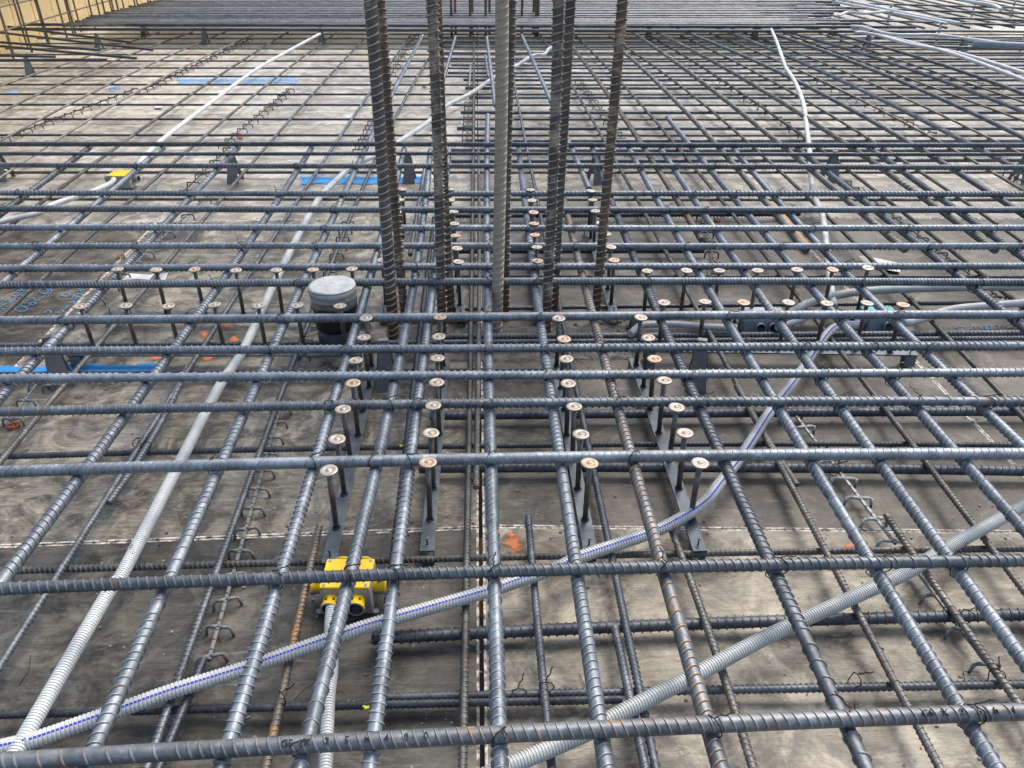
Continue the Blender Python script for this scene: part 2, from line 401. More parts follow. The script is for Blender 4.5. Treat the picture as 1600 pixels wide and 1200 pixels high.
for j in range(-1, 7):
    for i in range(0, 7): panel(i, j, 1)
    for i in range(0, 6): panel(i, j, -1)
# nail heads along the sheet edges
bm = bmesh.new()
for (sd_, i_, j_), p_ in panels.items():
    if j_ > 1: continue
    q = [Vector(v.co) for v in p_.data.vertices[4:8]]
    for a_, b_ in zip(q, q[1:]+q[:1]):
        n_ = max(2, int((b_-a_).length/.3))
        for k_ in range(n_):
            c_ = a_.lerp(b_, (k_+.5)/n_); c_ = c_*(1-.018/max(.1, c_.length))+Vector((random.uniform(-.006, .006), random.uniform(-.006, .006), 0))
            bmesh.ops.create_cone(bm, cap_ends=True, segments=7, radius1=.0042, radius2=.0036, depth=.0012, matrix=Matrix.Translation(p_.location+c_+Vector((0, 0, .0006))))
me = bpy.data.meshes.new('nail_heads'); bm.to_mesh(me); bm.free(); me.materials.append(M['wire']); link('nail_heads', me, deck, kind='stuff')
# joists under the deck
bm = bmesh.new()
for k in range(12):
    mt = Matrix.Translation((1, -1.5+k*1.5, -.14)) @ Matrix.Diagonal((19, .08, .2, 1))
    bmesh.ops.create_cube(bm, size=1, matrix=mt)
me = bpy.data.meshes.new('joist'); bm.to_mesh(me); bm.free(); me.materials.append(M['wood_b'])
link('joists', me, deck, kind='stuff')

def patch(parent, name, pts, mat, z=.003, label=None, ins=.75, iv=1.0):
    """irregular paint patch: centre + rim, 'edge' falls to 0 at its outline"""
    W_ = np.array([bp(x, y, z) for x, y in pts]); c = W_.mean(0)
    n = len(W_); inner = c+(W_-c)*ins
    V = np.vstack([[c], inner, W_]); Fq = []
    for i in range(n):
        j = (i+1) % n; Fq.append((0, 1+i, 1+j)); Fq.append((1+i, 1+n+i, 1+n+j, 1+j))
    me = bpy.data.meshes.new(name); me.from_pydata((V-c).tolist(), [], Fq); me.materials.append(mat)
    at = me.attributes.new('edge', 'FLOAT', 'POINT'); at.data.foreach_set('value', np.array([1.0]+[iv]*n+[0.0]*n, dtype=np.float32))
    o = link(name, me, parent); o.location = Vector(c)-parent.location
    if label: o['label'] = label
    return o
def pan(side, i, j): return panels[(side, i, j)]
def which(x, y):
    w = bp(x, y, 0); best = None
    for o_ in panels.values():
        d = (Vector(w)-o_.location).length
        if best is None or d < best[0]: best = (d, o_)
    return best[1]
def strip(x0, y0, x1, y1, h, n=8, j=.25):
    top = [(x0+(x1-x0)*k/n, y0+(y1-y0)*k/n-h/2*(1+random.uniform(-j, j))) for k in range(n+1)]
    bot = [(x0+(x1-x0)*k/n, y0+(y1-y0)*k/n+h/2*(1+random.uniform(-j, j))) for k in range(n, -1, -1)]
    return top+bot
patch(which(60, 577), 'spray_line', strip(-40, 579, 92, 578, 15), M['sp_blue'], label='bright blue sprayed line')
patch(which(190, 577), 'spray_line', strip(84, 579, 256, 577, 19), M['sp_blue'], label='bright blue sprayed line')
patch(which(540, 281), 'spray_line', strip(455, 282, 680, 281, 13), M['sp_blue'])
patch(which(350, 125), 'spray_line', strip(252, 127, 490, 125, 11), M['sp_blue2'])
patch(which(180, 139), 'spray_line', strip(168, 140, 190, 137, 9), M['sp_blue2'])
patch(which(15, 145), 'spray_line', strip(5, 146, 30, 144, 8), M['sp_blue2'])
def blob(x, y, rx, ry, mat, n=12):
    p = [(x+rx*math.cos(a)*random.uniform(.6, 1.25), y+ry*math.sin(a)*random.uniform(.6, 1.25)) for a in [k*2*math.pi/n for k in range(n)]]
    patch(which(x, y), 'spray_spot', p, mat, z=.003+random.uniform(0, .0008), label='orange spray spot', ins=.5, iv=.62)
for a in ((318, 524, 18, 14), (365, 531, 15, 12), (300, 508, 26, 5), (352, 510, 16, 8), (245, 559, 24, 6), (325, 560, 22, 8), (803, 848, 32, 28), (1325, 853, 14, 8), (1150, 436, 20, 10), (293, 91, 8, 3), (800, 835, 14, 10)):
    blob(*a, M['sp_or'])
# blue marker handwriting on the brown sheet at the left
def strokes(parent, name, lines, z, r, mat, label=None):
    V = []; Q = []
    for ln in lines:
        P = smooth_path([bp(x, y, z) for x, y in ln], 4)
        T = np.gradient(P, axis=0); T /= np.linalg.norm(T, axis=1)[:, None]+1e-9
        N = np.cross(T, [0, 0, 1.0])
        b = len(V)
        for p, n_ in zip(P, N): V += [p+n_*r, p-n_*r]
        for k in range(len(P)-1): Q.append((b+2*k, b+2*k+1, b+2*k+3, b+2*k+2))
    me = bpy.data.meshes.new(name); c = np.mean(V, 0)
    me.from_pydata((np.array(V)-c).tolist(), [], Q); me.materials.append(mat)
    o = link(name, me, parent); o.location = Vector(c)-parent.location
    if label: o['label'] = label
def z8(l, ox=0, oy=440): return [(ox+a/8, oy+b/8) for a, b in l]
def ell(cx, cy, rx, ry, a0=0, a1=360): return [(cx+rx*math.cos(R(a)), cy+ry*math.sin(R(a))) for a in np.linspace(a0, a1, 12)]
hand = [ell(265, 342, 78, 30), ell(325, 285, 62, 24), ell(405, 275, 38, 18), [(330, 245), (380, 215), (420, 200), (440, 238), (490, 225), (540, 182)],
        ell(550, 112, 55, 30), ell(565, 112, 80, 40, -60, 120), ell(190, 158, 50, 22), [(230, 145), (272, 175), (215, 205), (200, 235)],
        [(62, 240), (112, 212), (130, 250), (190, 235), (212, 205)], [(55, 290), (95, 262), (140, 262), (120, 285), (140, 300)], [(200, 112), (330, 112)], [(250, 85), (290, 112), (315, 140)],
        [(0, 210), (40, 205), (15, 235), (0, 240)], [(0, 345), (40, 310), (15, 340), (60, 335), (30, 360)],
        ell(600, 385, 38, 30, 180, 380), [(680, 380), (795, 378), (770, 345)], [(790, 320), (850, 300), (815, 345)], [(870, 265), (930, 240), (915, 275), (940, 262)],
        [(880, 215), (950, 205), (930, 180), (900, 190)], [(915, 185), (1030, 185), (1020, 150), (970, 150)], [(960, 115), (1080, 95)], [(990, 85), (1020, 125)], ell(820, 160, 55, 22)]
strokes(which(70, 470), 'marker_writing', [z8(l) for l in hand], .0032, .0022, M['inkb'], 'blue handwritten figures')
z4 = lambda l, ox, oy: [(ox+a/4, oy+b/4) for a, b in l]
strokes(which(1540, 510), 'marker_writing', [z4(l, 1200, 300) for l in ([(1170, 850), (1200, 838), (1240, 845)], [(1270, 855), (1285, 830), (1300, 855)], [(1310, 835), (1345, 855)], [(1355, 830), (1365, 858), (1395, 850)], [(1385, 825), (1400, 860)], [(1420, 830), (1450, 826), (1440, 850)], [(1490, 850), (1530, 840)])], .0032, .0022, M['inkb'])

# rough concrete of the column below, in its opening
def concrete_column():
    root = empty('concrete_column', tuple(bp(780, 535, 0)), label='rough grey concrete column head between the upright bars', cat='column')
    nx, ny = 70, 26; V = []; c0 = bp(780, 535, 0)
    A, B, Cc, D = bp(594, 572, 0), bp(1000, 566, 0), bp(985, 505, 0), bp(594, 509, 0)
    from mathutils import noise
    for j in range(ny+1):
        for i in range(nx+1):
            u, v = i/nx, j/ny
            p = (A*(1-u)+B*u)*(1-v)+(D*(1-u)+Cc*u)*v
            e = min(u, 1-u, v*.5, (1-v)*.5)
            h = noise.fractal(Vector((p[0]*14, p[1]*14, 0)), 1.0, 2.2, 5)*.008+(.010 if u > .8 else .0)*max(0, noise.noise(Vector((p[0]*40, p[1]*40, 3)))+.3)
            z = .004+h if e > .02 else -.012
            wob = .006*noise.noise(Vector((p[0]*30, p[1]*30, 5))) if e < .03 else 0
            V.append((p[0]-c0[0]+wob, p[1]-c0[1]+wob, max(z, -.012 if e <= .02 else .0022)))
    Q = [(j*(nx+1)+i, j*(nx+1)+i+1, (j+1)*(nx+1)+i+1, (j+1)*(nx+1)+i) for j in range(ny) for i in range(nx)]
    me = bpy.data.meshes.new('column_head'); me.from_pydata(V, [], Q); me.materials.append(M['concrete'])
    for p in me.polygons: p.use_smooth = True
    link('column_head', me, root)
    # wooden strip left in the joint along the far side
    a, b = bp(594, 507, 0), bp(745, 505, 0)
    bm = bmesh.new(); bmesh.ops.create_cube(bm, size=1, matrix=Matrix.Translation(((a+b)/2-c0).tolist()) @ Matrix.Translation((0, .012, .008)) @ Matrix.Diagonal((float(b[0]-a[0]), .016, .014, 1)))
    me = bpy.data.meshes.new('wooden_strip'); bm.to_mesh(me); bm.free(); me.materials.append(M['wood_b']); link('wooden_strip', me, root)
    # crumbs of mortar at the right end
    bm = bmesh.new()
    for k in range(60):
        q = bp(random.gauss(955, 22), random.gauss(515, 9), 0)-c0
        s = random.uniform(.002, .008)
        bmesh.ops.create_icosphere(bm, subdivisions=1, radius=s, matrix=Matrix.Translation((q[0], q[1], s*.6)) @ Matrix.Rotation(random.random()*6, 4, 'Z') @ Matrix.Diagonal((1.5, 1, .7, 1)))
    me = bpy.data.meshes.new('mortar_crumbs'); bm.to_mesh(me); bm.free(); me.materials.append(M['concrete']); link('mortar_crumbs', me, root, kind='stuff')
concrete_column()

# ------------------------------------------------------------------ reinforcement
def recenter(P):
    o = P.mean(0).copy(); return o, P-o
def add_bar(P, r, mat, name, label, group, seg=10, ribs=True, pitch=None, cat='rebar', roll=None, ref=(0, 0, 1), sparse=True, h=None):
    o, Q = recenter(P)
    me = rebar_mesh(Q, r, pitch or r*1.36, seg, mat, ribs, roll=roll, ref=ref, sparse=sparse, h=h)
    return link(name, me, loc=tuple(o), label=label, cat=cat, group=group)
TTN = 'crosswise bars of the upper mat'; TLN = 'lengthwise bars of the upper mat'; BLN = 'lengthwise bars of the lower mat'; BTN = 'crosswise bars of the lower mat'
D25 = .0134
TT = [
 ([(0, 1189), (400, 1170), (800, 1144), (1200, 1128), (1600, 1112)], D25*.97, 'steel_first', .45),
 ([(0, 919), (400, 908), (800, 890), (1200, 882), (1600, 876)], D25*.95, 'steel', .7),
 ([(0, 737), (400, 726), (800, 715), (1200, 711), (1600, 709)], D25, 'steel_l', .8),
 ([(0, 644), (400, 635), (800, 629), (1200, 628), (1600, 627)], D25, 'steel', .9),
 ([(0, 593), (400, 589), (800, 585), (1200, 584), (1600, 582)], D25, 'steel_l', .9),
 ([(0, 550), (400, 545), (800, 544), (1200, 542), (1600, 541)], D25, 'steel_l', .9),
 ([(0, 500.5), (400, 497), (800, 495), (1200, 492.5), (1600, 492)], D25, 'steel_l', .9),
 ([(0, 445), (400, 441), (800, 441), (1600, 441)], D25, 'steel_l', 1),
 ([(0, 419), (800, 417), (1600, 415)], D25, 'steel_l', 1),
 ([(0, 384.5), (800, 385), (1600, 384)], D25, 'steel_l', 1),
 ([(0, 355.5), (800, 357), (1600, 356)], D25, 'steel_l', 1),
 ([(0, 326), (800, 328), (1600, 328)], D25, 'steel_l', 1),
 ([(0, 301.5), (800, 303), (1600, 303)], D25, 'steel_l', 1),
 ([(0, 257), (800, 262), (1600, 260)], D25, 'steel', 1),
 ([(0, 239), (800, 242.5), (1600, 240)], .0095, 'steel_d', 1),
 ([(0, 224), (800, 227.5), (1600, 226.5)], D25, 'steel_d', 1)]
TTP = []
note = {1: ', nearest, stamped with mill marks', 2: ' over the yellow box', 7: '', 8: ' behind the taped pipe'}
for k, (pts, r, m, _) in enumerate(TT):
    P = fitline(pts, Z_TT, 2 if k < 8 else 1, 'x', (.35+k*.03, .35+k*.03))
    if k > 3: P[:, 2] += .0015*np.sin(P[:, 0]*1.7+k)
    seg = 14 if k < 4 else (12 if k < 8 else 10)
    fine = k == 7
    o = add_bar(P, r, M[m], 'rebar', 'steel bar lying across the upper mat, '+ordn(k+1)+' from the camera'+note.get(k+1, ''), TTN, seg, pitch=r*(.9 if fine else 1.36), roll=(R(-38) if k == 0 else None))
    TTP.append((P, o))
# raised mill marks on the nearest bar
def mark(bar, P, text, x0, dx, size=.016, ang=66, mat='inkd'):
    for i, ch in enumerate(text):
        if ch == ' ': continue
        cu = bpy.data.curves.new('t', 'FONT'); cu.body = ch; cu.size = size; cu.extrude = .0012; cu.align_x = 'CENTER'; cu.align_y = 'CENTER'
        to = bpy.data.objects.new('t', cu)
        me = bpy.data.meshes.new_from_object(to); bpy.data.objects.remove(to); bpy.data.curves.remove(cu)
        me.materials.clear(); me.materials.append(M[mat])
        X = x0+dx*i; Y = float(np.interp(X, P[:, 0], P[:, 1]))
        a = R(ang)
        o = link('mill_mark', me, bar)
        o.location = Vector((X, Y-math.cos(a)*D25*1.02, Z_TT+math.sin(a)*D25*1.02))-bar.location
        o.rotation_euler = (R(90-ang), 0, 0)
xa = bp(452, 1160, Z_TT)[0]
mark(TTP[0][1], TTP[0][0], ['GS', 'X', '2', '5', 'h', '4', '0', '0'], xa, .0312)
xa = bp(1440, 1110, Z_TT)[0]
mark(TTP[0][1], TTP[0][0], ['GS', 'X', '2', '5', 'h', '4', '0', '0'], xa, .0285)

E = 1
TL = [ # (points, extension near, extension far, material, deg)
 ([(0, 337), (47, 297), (142, 230)], .4, 0, 'steel', 1),
 ([(5, 440), (60, 395), (140, 332), (175, 297), (255, 230)], .4, 0, 'steel_l', 1),
 ([(10, 607), (67, 545), (175, 447), (300, 310), (370, 230)], .4, 0, 'steel_l', 1),
 ([(15, 895), (225, 607), (300, 505), (382, 392), (445, 297), (487, 230)], .5, 0, 'steel_l', 2),
 ([(135, 1170), (252, 925), (397, 612), (454, 505), (512, 362), (540, 297), (574, 232), (610, 140), (662, 55)], .5, 0, 'steel_l', 2),
 ([(357, 1160), (432, 915), (500, 707), (536, 580), (586, 405), (599, 357), (625, 262), (632, 232)], .5, 0, 'steel_l', 2),
 ([(480, 1150), (545, 915), (590, 732), (615, 600), (642, 461), (655, 392), (666, 312), (672, 235)], .5, 0, 'steel_l', 3),
 ([(586, 1145), (613, 915), (640, 732), (658, 600), (675, 461), (690, 330), (702, 235)], .5, 0, 'steel_l', 2),
 ([(781, 1160), (772, 907), (767, 725), (762, 500), (761, 312), (762, 180)], .5, 0, 'steel_l', 2),
 ([(942, 1155), (902, 907), (875, 725), (845, 505), (832, 412), (820, 312), (810, 232)], .5, 0, 'steel_l', 2),
 ([(1122, 1197), (1040, 900), (990, 725), (950, 577), (915, 450), (892, 365), (885, 332), (864, 232)], .5, 0, 'steel_fleck', 2),
 ([(1340, 1170), (1212, 900), (1132, 725), (1067, 577), (1025, 485), (992, 405), (955, 312), (925, 232)], .5, 0, 'steel', 2),
 ([(1540, 1170), (1377, 907), (1267, 725), (1182, 577), (1112, 465), (1065, 377), (1027, 312), (982, 232)], .5, 0, 'steel_l', 2),
 ([(1600, 1040), (1505, 900), (1380, 725), (1275, 585), (1200, 485), (1125, 370), (1085, 312), (1032, 232)], .7, 0, 'steel_l', 2),
 ([(1600, 832), (1495, 705), (1382, 577), (1305, 495), (1232, 412), (1150, 312), (1085, 235), (1042, 183)], .7, 0, 'steel_l', 2),
 ([(1597, 697), (1475, 575), (1360, 470), (1295, 400), (1217, 312), (1145, 232)], .7, 0, 'steel_l', 2),
 ([(1600, 512), (1507, 440), (1350, 312), (1280, 262), (1247, 232)], .7, 0, 'steel', 2),
 ([(1600, 400), (1562, 377), (1470, 312), (1420, 277), (1360, 230)], .7, 0, 'steel', 1),
 ([(917, 295), (892, 232), (857, 142), (837, 95), (812, 55)], 0, 0, 'steel_l', 1),
 ([(1102, 375), (1052, 312), (1005, 230), (967, 172), (950, 145), (895, 75)], 0, 0, 'steel_rust', 2),
 ([(1260, 392), (1182, 297), (1112, 222), (1045, 145), (975, 82)], 0, .3, 'steel_thin', 2),
 ([(1417, 391), (1317, 310), (1200, 210), (1122, 147), (995, 55)], 0, .3, 'steel_thin', 2),
 ([(1565, 392), (1442, 312), (1350, 250), (1200, 143), (1040, 58)], 0, .3, 'steel_thin', 2),
 ([(1600, 337), (1542, 297), (1395, 207), (1200, 105), (1087, 56)], .7, .5, 'steel', 2),
 ([(1600, 270), (1510, 222), (1355, 145), (1200, 75), (1153, 56)], .9, .8, 'steel', 2),
 ([(1600, 217), (1450, 142), (1300, 87), (1217, 55)], 1.2, 1.5, 'steel', 2),
 ([(1600, 175), (1435, 112), (1350, 85), (1257, 57)], 1.2, 3, 'steel', 2),
 ([(1600, 147), (1475, 102), (1392, 77), (1312, 55)], 1.2, 4, 'steel', 2),
 ([(694, 120), (700, 98), (711, 60)], .6, .1, 'steel_l', 1),
 ([(773, 150), (768, 130), (761, 60)], .3, .1, 'steel_l', 1)]
TLP = []
for k, (pts, en, ef, m, dg) in enumerate(TL):
    P = fitline(pts, Z_TL, dg, 'y', (en, ef))
    near = max(p[1] for p in pts) > 800
    seg = 12 if near else (10 if max(p[1] for p in pts) > 320 else 8)
    rl = (R(20) if m == 'steel_fleck' else None)
    o = add_bar(P, D25*(1.0 if k < 18 else .98), M[m], 'rebar', ('rust flecked' if m == 'steel_fleck' else 'rusty brown' if m == 'steel_rust' else 'ribbed steel')+' bar running away in the upper mat, '+ordn(k+1)+' counted', TLN, seg, roll=rl)
    TLP.append((P, o, m, k))

BL = [
 ([(0, 135), (92, 102), (250, 50)], .4, 0, .0085, 'steel_thin'),
 ([(0, 175), (100, 130), (215, 80), (302, 50)], .4, 0, .0085, 'steel_thin'),
 ([(0, 220), (140, 147), (232, 102), (357, 48)], .5, 0, .0085, 'steel_thin'),
 ([(0, 277), (70, 232), (217, 140), (275, 112), (400, 53)], .5, 0, .0085, 'steel_thin'),
 ([(0, 367), (77, 307), (137, 260), (207, 212), (295, 150), (350, 115), (450, 50)], .5, 0, .0085, 'steel_thin'),
 ([(0, 492), (95, 410), (217, 307), (310, 220), (400, 145), (525, 52)], .5, 0, .0085, 'steel_thin'),
 ([(0, 720), (65, 637), (150, 540), (230, 450), (307, 362), (390, 265), (437, 205), (510, 117), (570, 62)], .5, 0, .0085, 'steel_thin'),
 ([(0, 1055), (72, 930), (150, 795), (250, 645), (337, 515), (400, 410), (475, 297), (517, 232), (575, 147), (607, 110), (640, 55)], .5, 0, .0085, 'steel'),
 ([(171, 786), (200, 742), (262, 642), (292, 572)], 0, 0, .0085, 'steel'),
 ([(245, 1165), (275, 1065), (332, 920), (375, 785), (422, 660), (465, 550), (517, 407), (560, 310), (615, 185), (665, 105), (690, 60)], .5, 0, .0085, 'steel'),
 ([(262, 1165), (290, 1100), (318, 1030)], .5, 0, .0085, 'steel_d'),
 ([(415, 1197), (445, 1075), (477, 912), (500, 822)], .4, 0, .0085, 'steel_rust'),
 ([(598, 1000), (615, 882), (630, 732), (645, 600), (664, 461), (678, 340)], .1, 0, .0085, 'steel_d'),
 ([(717, 1197), (722, 950), (735, 725), (738, 600), (741, 450), (739, 297), (738, 140), (741, 55)], .5, 0, .0085, 'steel_thin'),
 ([(744, 762), (746, 600), (749, 450), (748, 310), (747, 233)], 0, 0, .0085, 'steel_thin'),
 ([(862, 1197), (847, 1060), (835, 910), (825, 808)], .5, 0, .0085, 'steel'),
 ([(1007, 1197), (985, 1092), (960, 980)], .5, 0, .0085, 'steel'),
 ([(1027, 1197), (995, 1080), (962, 900), (927, 725), (895, 577), (877, 512), (866, 440), (847, 350), (840, 297), (822, 222), (800, 122), (790, 56)], .5, 0, .0085, 'steel'),
 ([(1177, 1197), (1147, 1112), (1095, 950), (1067, 872), (1045, 818)], .5, 0, .0085, 'steel_thin'),
 ([(1246, 758), (1217, 718), (1190, 670), (1150, 602)], 0, 0, .0085, 'steel_thin'),
 ([(1480, 1197), (1375, 1020), (1307, 897), (1242, 765), (1175, 655), (1120, 547), (1070, 450), (1007, 337), (957, 245), (892, 122), (842, 54)], .5, 0, .0085, 'steel_thin'),
 ([(1600, 1112), (1495, 960), (1445, 895), (1385, 805)], .5, 0, .0085, 'steel_thin'),
 ([(1600, 897), (1537, 832), (1432, 700), (1345, 600), (1285, 525), (1205, 422), (1122, 312), (1065, 237), (1020, 175), (950, 105), (897, 55)], .6, 0, .0085, 'steel_thin'),
 ([(1597, 640), (1510, 547), (1410, 460), (1320, 372), (1255, 310), (1200, 255), (1140, 197), (1087, 145), (1025, 105), (950, 57)], .6, 0, .0085, 'steel_thin'),
 ([(1590, 470), (1475, 385), (1387, 312), (1307, 255), (1200, 175), (1112, 112), (1017, 57)], .6, 0, .0085, 'steel_thin'),
 ([(1600, 377), (1500, 310), (1415, 257), (1357, 217), (1250, 150), (1150, 97), (1062, 55)], .8, 0, .0085, 'steel_thin'),
 ([(1600, 297), (1480, 232), (1350, 155), (1200, 90), (1110, 52)], .8, 0, .0085, 'steel_thin'),
 ([(1600, 242), (1440, 165), (1362, 132), (1225, 72), (1157, 50)], 1, .5, .0085, 'steel_thin'),
 ([(1600, 190), (1400, 114), (1225, 52)], 1, .5, .0085, 'steel_thin'),
 ([(1600, 160), (1440, 105), (1290, 55)], 1, 1, .0085, 'steel_thin'),
 ([(641, 398), (652, 330), (664, 262)], 0, 0, .0095, 'steel'),
 ([(733, 137), (735, 103)], 0, 0, .0095, 'steel'), ([(763, 122), (758, 86)], 0, 0, .0105, 'steel_l')]
BLP = []
for k, (pts, en, ef, r, m) in enumerate(BL):
    P = fitline(pts, Z_BL, 2 if len(pts) > 3 else 1, 'y', (en, ef))
    y1 = max(p[1] for p in pts)
    o = add_bar(P, r, M[m], 'rebar', ('rust streaked thin' if m == 'steel_rust' else 'thin grey')+' ribbed bar running away in the lower mat, '+ordn(k+1)+' from the left', BLN, 8, ribs=y1 > 300, pitch=r*1.36)
    BLP.append((P, o, m, k))

BT = [ # points, r, material, ext-left, ext-right
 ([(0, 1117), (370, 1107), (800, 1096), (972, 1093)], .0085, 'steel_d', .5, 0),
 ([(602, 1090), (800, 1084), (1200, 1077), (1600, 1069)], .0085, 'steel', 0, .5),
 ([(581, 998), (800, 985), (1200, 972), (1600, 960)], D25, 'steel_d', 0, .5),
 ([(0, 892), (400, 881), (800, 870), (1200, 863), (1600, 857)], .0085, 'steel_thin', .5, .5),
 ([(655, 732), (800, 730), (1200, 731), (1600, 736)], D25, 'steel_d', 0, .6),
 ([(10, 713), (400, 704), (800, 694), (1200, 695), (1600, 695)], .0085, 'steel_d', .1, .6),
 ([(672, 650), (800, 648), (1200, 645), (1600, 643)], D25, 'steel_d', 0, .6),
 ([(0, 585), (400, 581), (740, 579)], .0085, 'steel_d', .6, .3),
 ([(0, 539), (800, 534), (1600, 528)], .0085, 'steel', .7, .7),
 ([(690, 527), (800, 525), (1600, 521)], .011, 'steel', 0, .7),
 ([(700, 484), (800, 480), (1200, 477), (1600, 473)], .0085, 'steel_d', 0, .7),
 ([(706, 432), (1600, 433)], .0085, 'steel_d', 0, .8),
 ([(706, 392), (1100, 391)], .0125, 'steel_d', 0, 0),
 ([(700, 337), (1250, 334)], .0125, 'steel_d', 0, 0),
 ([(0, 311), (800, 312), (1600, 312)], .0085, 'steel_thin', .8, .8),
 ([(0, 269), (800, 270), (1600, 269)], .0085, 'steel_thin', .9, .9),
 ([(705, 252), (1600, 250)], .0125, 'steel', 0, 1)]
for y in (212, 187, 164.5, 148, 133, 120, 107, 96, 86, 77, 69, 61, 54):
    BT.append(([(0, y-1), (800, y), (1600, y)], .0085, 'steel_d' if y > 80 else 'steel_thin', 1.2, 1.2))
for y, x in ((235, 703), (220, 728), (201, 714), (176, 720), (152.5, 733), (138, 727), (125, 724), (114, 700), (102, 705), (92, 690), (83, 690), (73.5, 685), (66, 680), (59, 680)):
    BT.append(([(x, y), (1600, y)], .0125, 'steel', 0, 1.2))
for k, (pts, r, m, el, er) in enumerate(BT):
    z = Z_BT if r < .01 else Z_BT-.001
    P = fitline(pts, z, 2 if len(pts) > 3 else 1, 'x', (el, er))
    thick = 'thick dark' if r > .01 else 'thin'
    add_bar(P, r, M[m], 'rebar', thick+' ribbed bar lying across the lower mat on the deck, '+ordn(k+1)+' counted', BTN, 10 if r > .01 else 8, ribs=pts[0][1] > 240, pitch=r*1.36)
print('tris mats', TRIS[0])

# dense band of crosswise bars far off on the upper mat
pack = 0
for k, y in enumerate((48.5, 41.5)):
    P = fitline([(18+k*20, y-3.5), (800, y), (1460-k*30, y+.5)], Z_TT, 1, 'x', (0, 0))
    add_bar(P, .0165, M['steel_d'], 'rebar', 'dark bar along the near edge of the dense far bar bundle, '+('front one' if k == 0 else 'second one'), 'edge bars of the far bundle', 8, ribs=False)
Y0 = bp(800, 38, Z_TT)[1]; Y1 = bp(800, 1, Z_TT)[1]; nk = int((Y1-Y0)/.047)
for k in range(nk):
    yy = Y0+(Y1-Y0)*k/nk
    xl = -4.5+.09*(yy-8)+random.uniform(0, .12); xr = bp(1290, 40, Z_TT)[0]+random.uniform(-.5, .9)+k*.004
    P = np.array([[xl, yy+.12, Z_TT], [0, yy, Z_TT], [xr, yy-.1, Z_TT]])
    P[:, 2] += random.uniform(-.006, .010)
    add_bar(P, .0165, M['steel_far'], 'rebar', 'grey bar in the dense far bundle across the top, '+ordn(k+1)+' from its near edge', 'bars of the dense far bundle', 8, ribs=False)
# sparse crosswise bars to the right of the bundle, and bars running away behind them
for k, (a, b) in enumerate((((1330, 31), (1620, 40)), ((1480, 28), (1640, 33)), ((1300, 12), (1640, 22)), ((1330, 5), (1650, 14)), ((1500, 74), (1650, 78)), ((1380, 47), (1650, 50)), ((1420, 60), (1650, 66)))):
    P = fitline([a, b], Z_TT, 1, 'x', (.3, 1.5))
    add_bar(P, .0125, M['steel'], 'rebar', 'steel bar lying across the far right corner, '+ordn(k+1)+' counted', 'crosswise bars in the far right corner', 8, ribs=False)
VPx, VPy = 716, -168
for k in range(17):
    X = 3.9+k*.24
    P = np.array([[X, 4.6 if X > 6 else 8.9, Z_TL], [X-.25, 12, Z_TL], [X-.5, 15.5, Z_TL]])
    add_bar(P, .0125, M['steel_thin' if k % 3 else 'steel'], 'rebar', 'steel bar running away at the far right, '+ordn(k+1)+' counted from the middle', 'lengthwise bars at the far right', 8, ribs=False)
# loose bars sticking out at the far left
for k, (a, b) in enumerate((((0, 40), (204, 66)), ((0, 51), (238, 78)), ((0, 66), (153, 78)), ((0, 72), (213, 91)), ((0, 87), (86, 88.5)), ((0, 94.5), (167, 93)))):
    P = fitline([a, b], Z_TT+.01, 1, 'x', (1.0, 0))
    add_bar(P, .0125, M['steel_d'], 'rebar', 'loose dark bar end sticking out from the far left wall, '+ordn(k+1)+' from the far side', 'loose bars by the left wall', 8, ribs=False)

# ------------------------------------------------------------------ column starter bars
def upright(base, top, r, mat, label, group, zb=0, L=1.5, ymid=None):
    B = bp(base[0], base[1], zb)
    # top point: on the plane Y = base Y, seen at photo point
    d = RM @ np.array([(top[0]-800)/F, -(top[1]-600)/F, -1.0]); t = B[1]/d[1]
    T = np.array([d[0]*t, B[1], CAMZ+d[2]*t])
    v = (T-B)/np.linalg.norm(T-B)
    P = np.array([B+v*s for s in np.linspace(-.01, L, 12)])
    P[:, 0] += .004*np.sin(np.linspace(0, 5, 12)+r*1000)
    return add_bar(P, r, M[mat], 'column_bar', label, group, 16, pitch=.0235, ref=(0, 1, 0), sparse=False, h=r*.24)
CB = 'upright column bars'
for a in (((617.5, 530), (576.5, 0), .0172, 'col_dark', 'dark ribbed upright bar, leftmost of all the column bars'),
          ((634, 497), (591, 0), .0165, 'col_rust', 'rusty brown upright bar touching the leftmost dark column bar'),
          ((693, 520), (673.5, 0), .0176, 'col_mix', 'upright bar second group from the left, dark with cement crusted ribs'),
          ((705.5, 495), (681, 0), .0160, 'col_rust', 'brown upright bar half hidden behind the second group bar'),
          ((777.5, 527), (783.5, 0), .0178, 'col_cem', 'upright bar coated in pale cement in the middle of the column'),
          ((790, 497), (797, 0), .0160, 'col_dark', 'dark upright bar just right of the cement coated middle bar'),
          ((855, 525), (871.5, 0), .0176, 'col_mix', 'cement splashed upright bar, left one of the fourth pair'),
          ((867, 492), (889.5, 0), .0168, 'col_dark', 'dark upright bar, right one of the fourth pair'),
          ((931.5, 504), (971, 0), .0172, 'col_rust', 'brown upright bar standing alone at the right of the column')):
    upright(*a, CB)
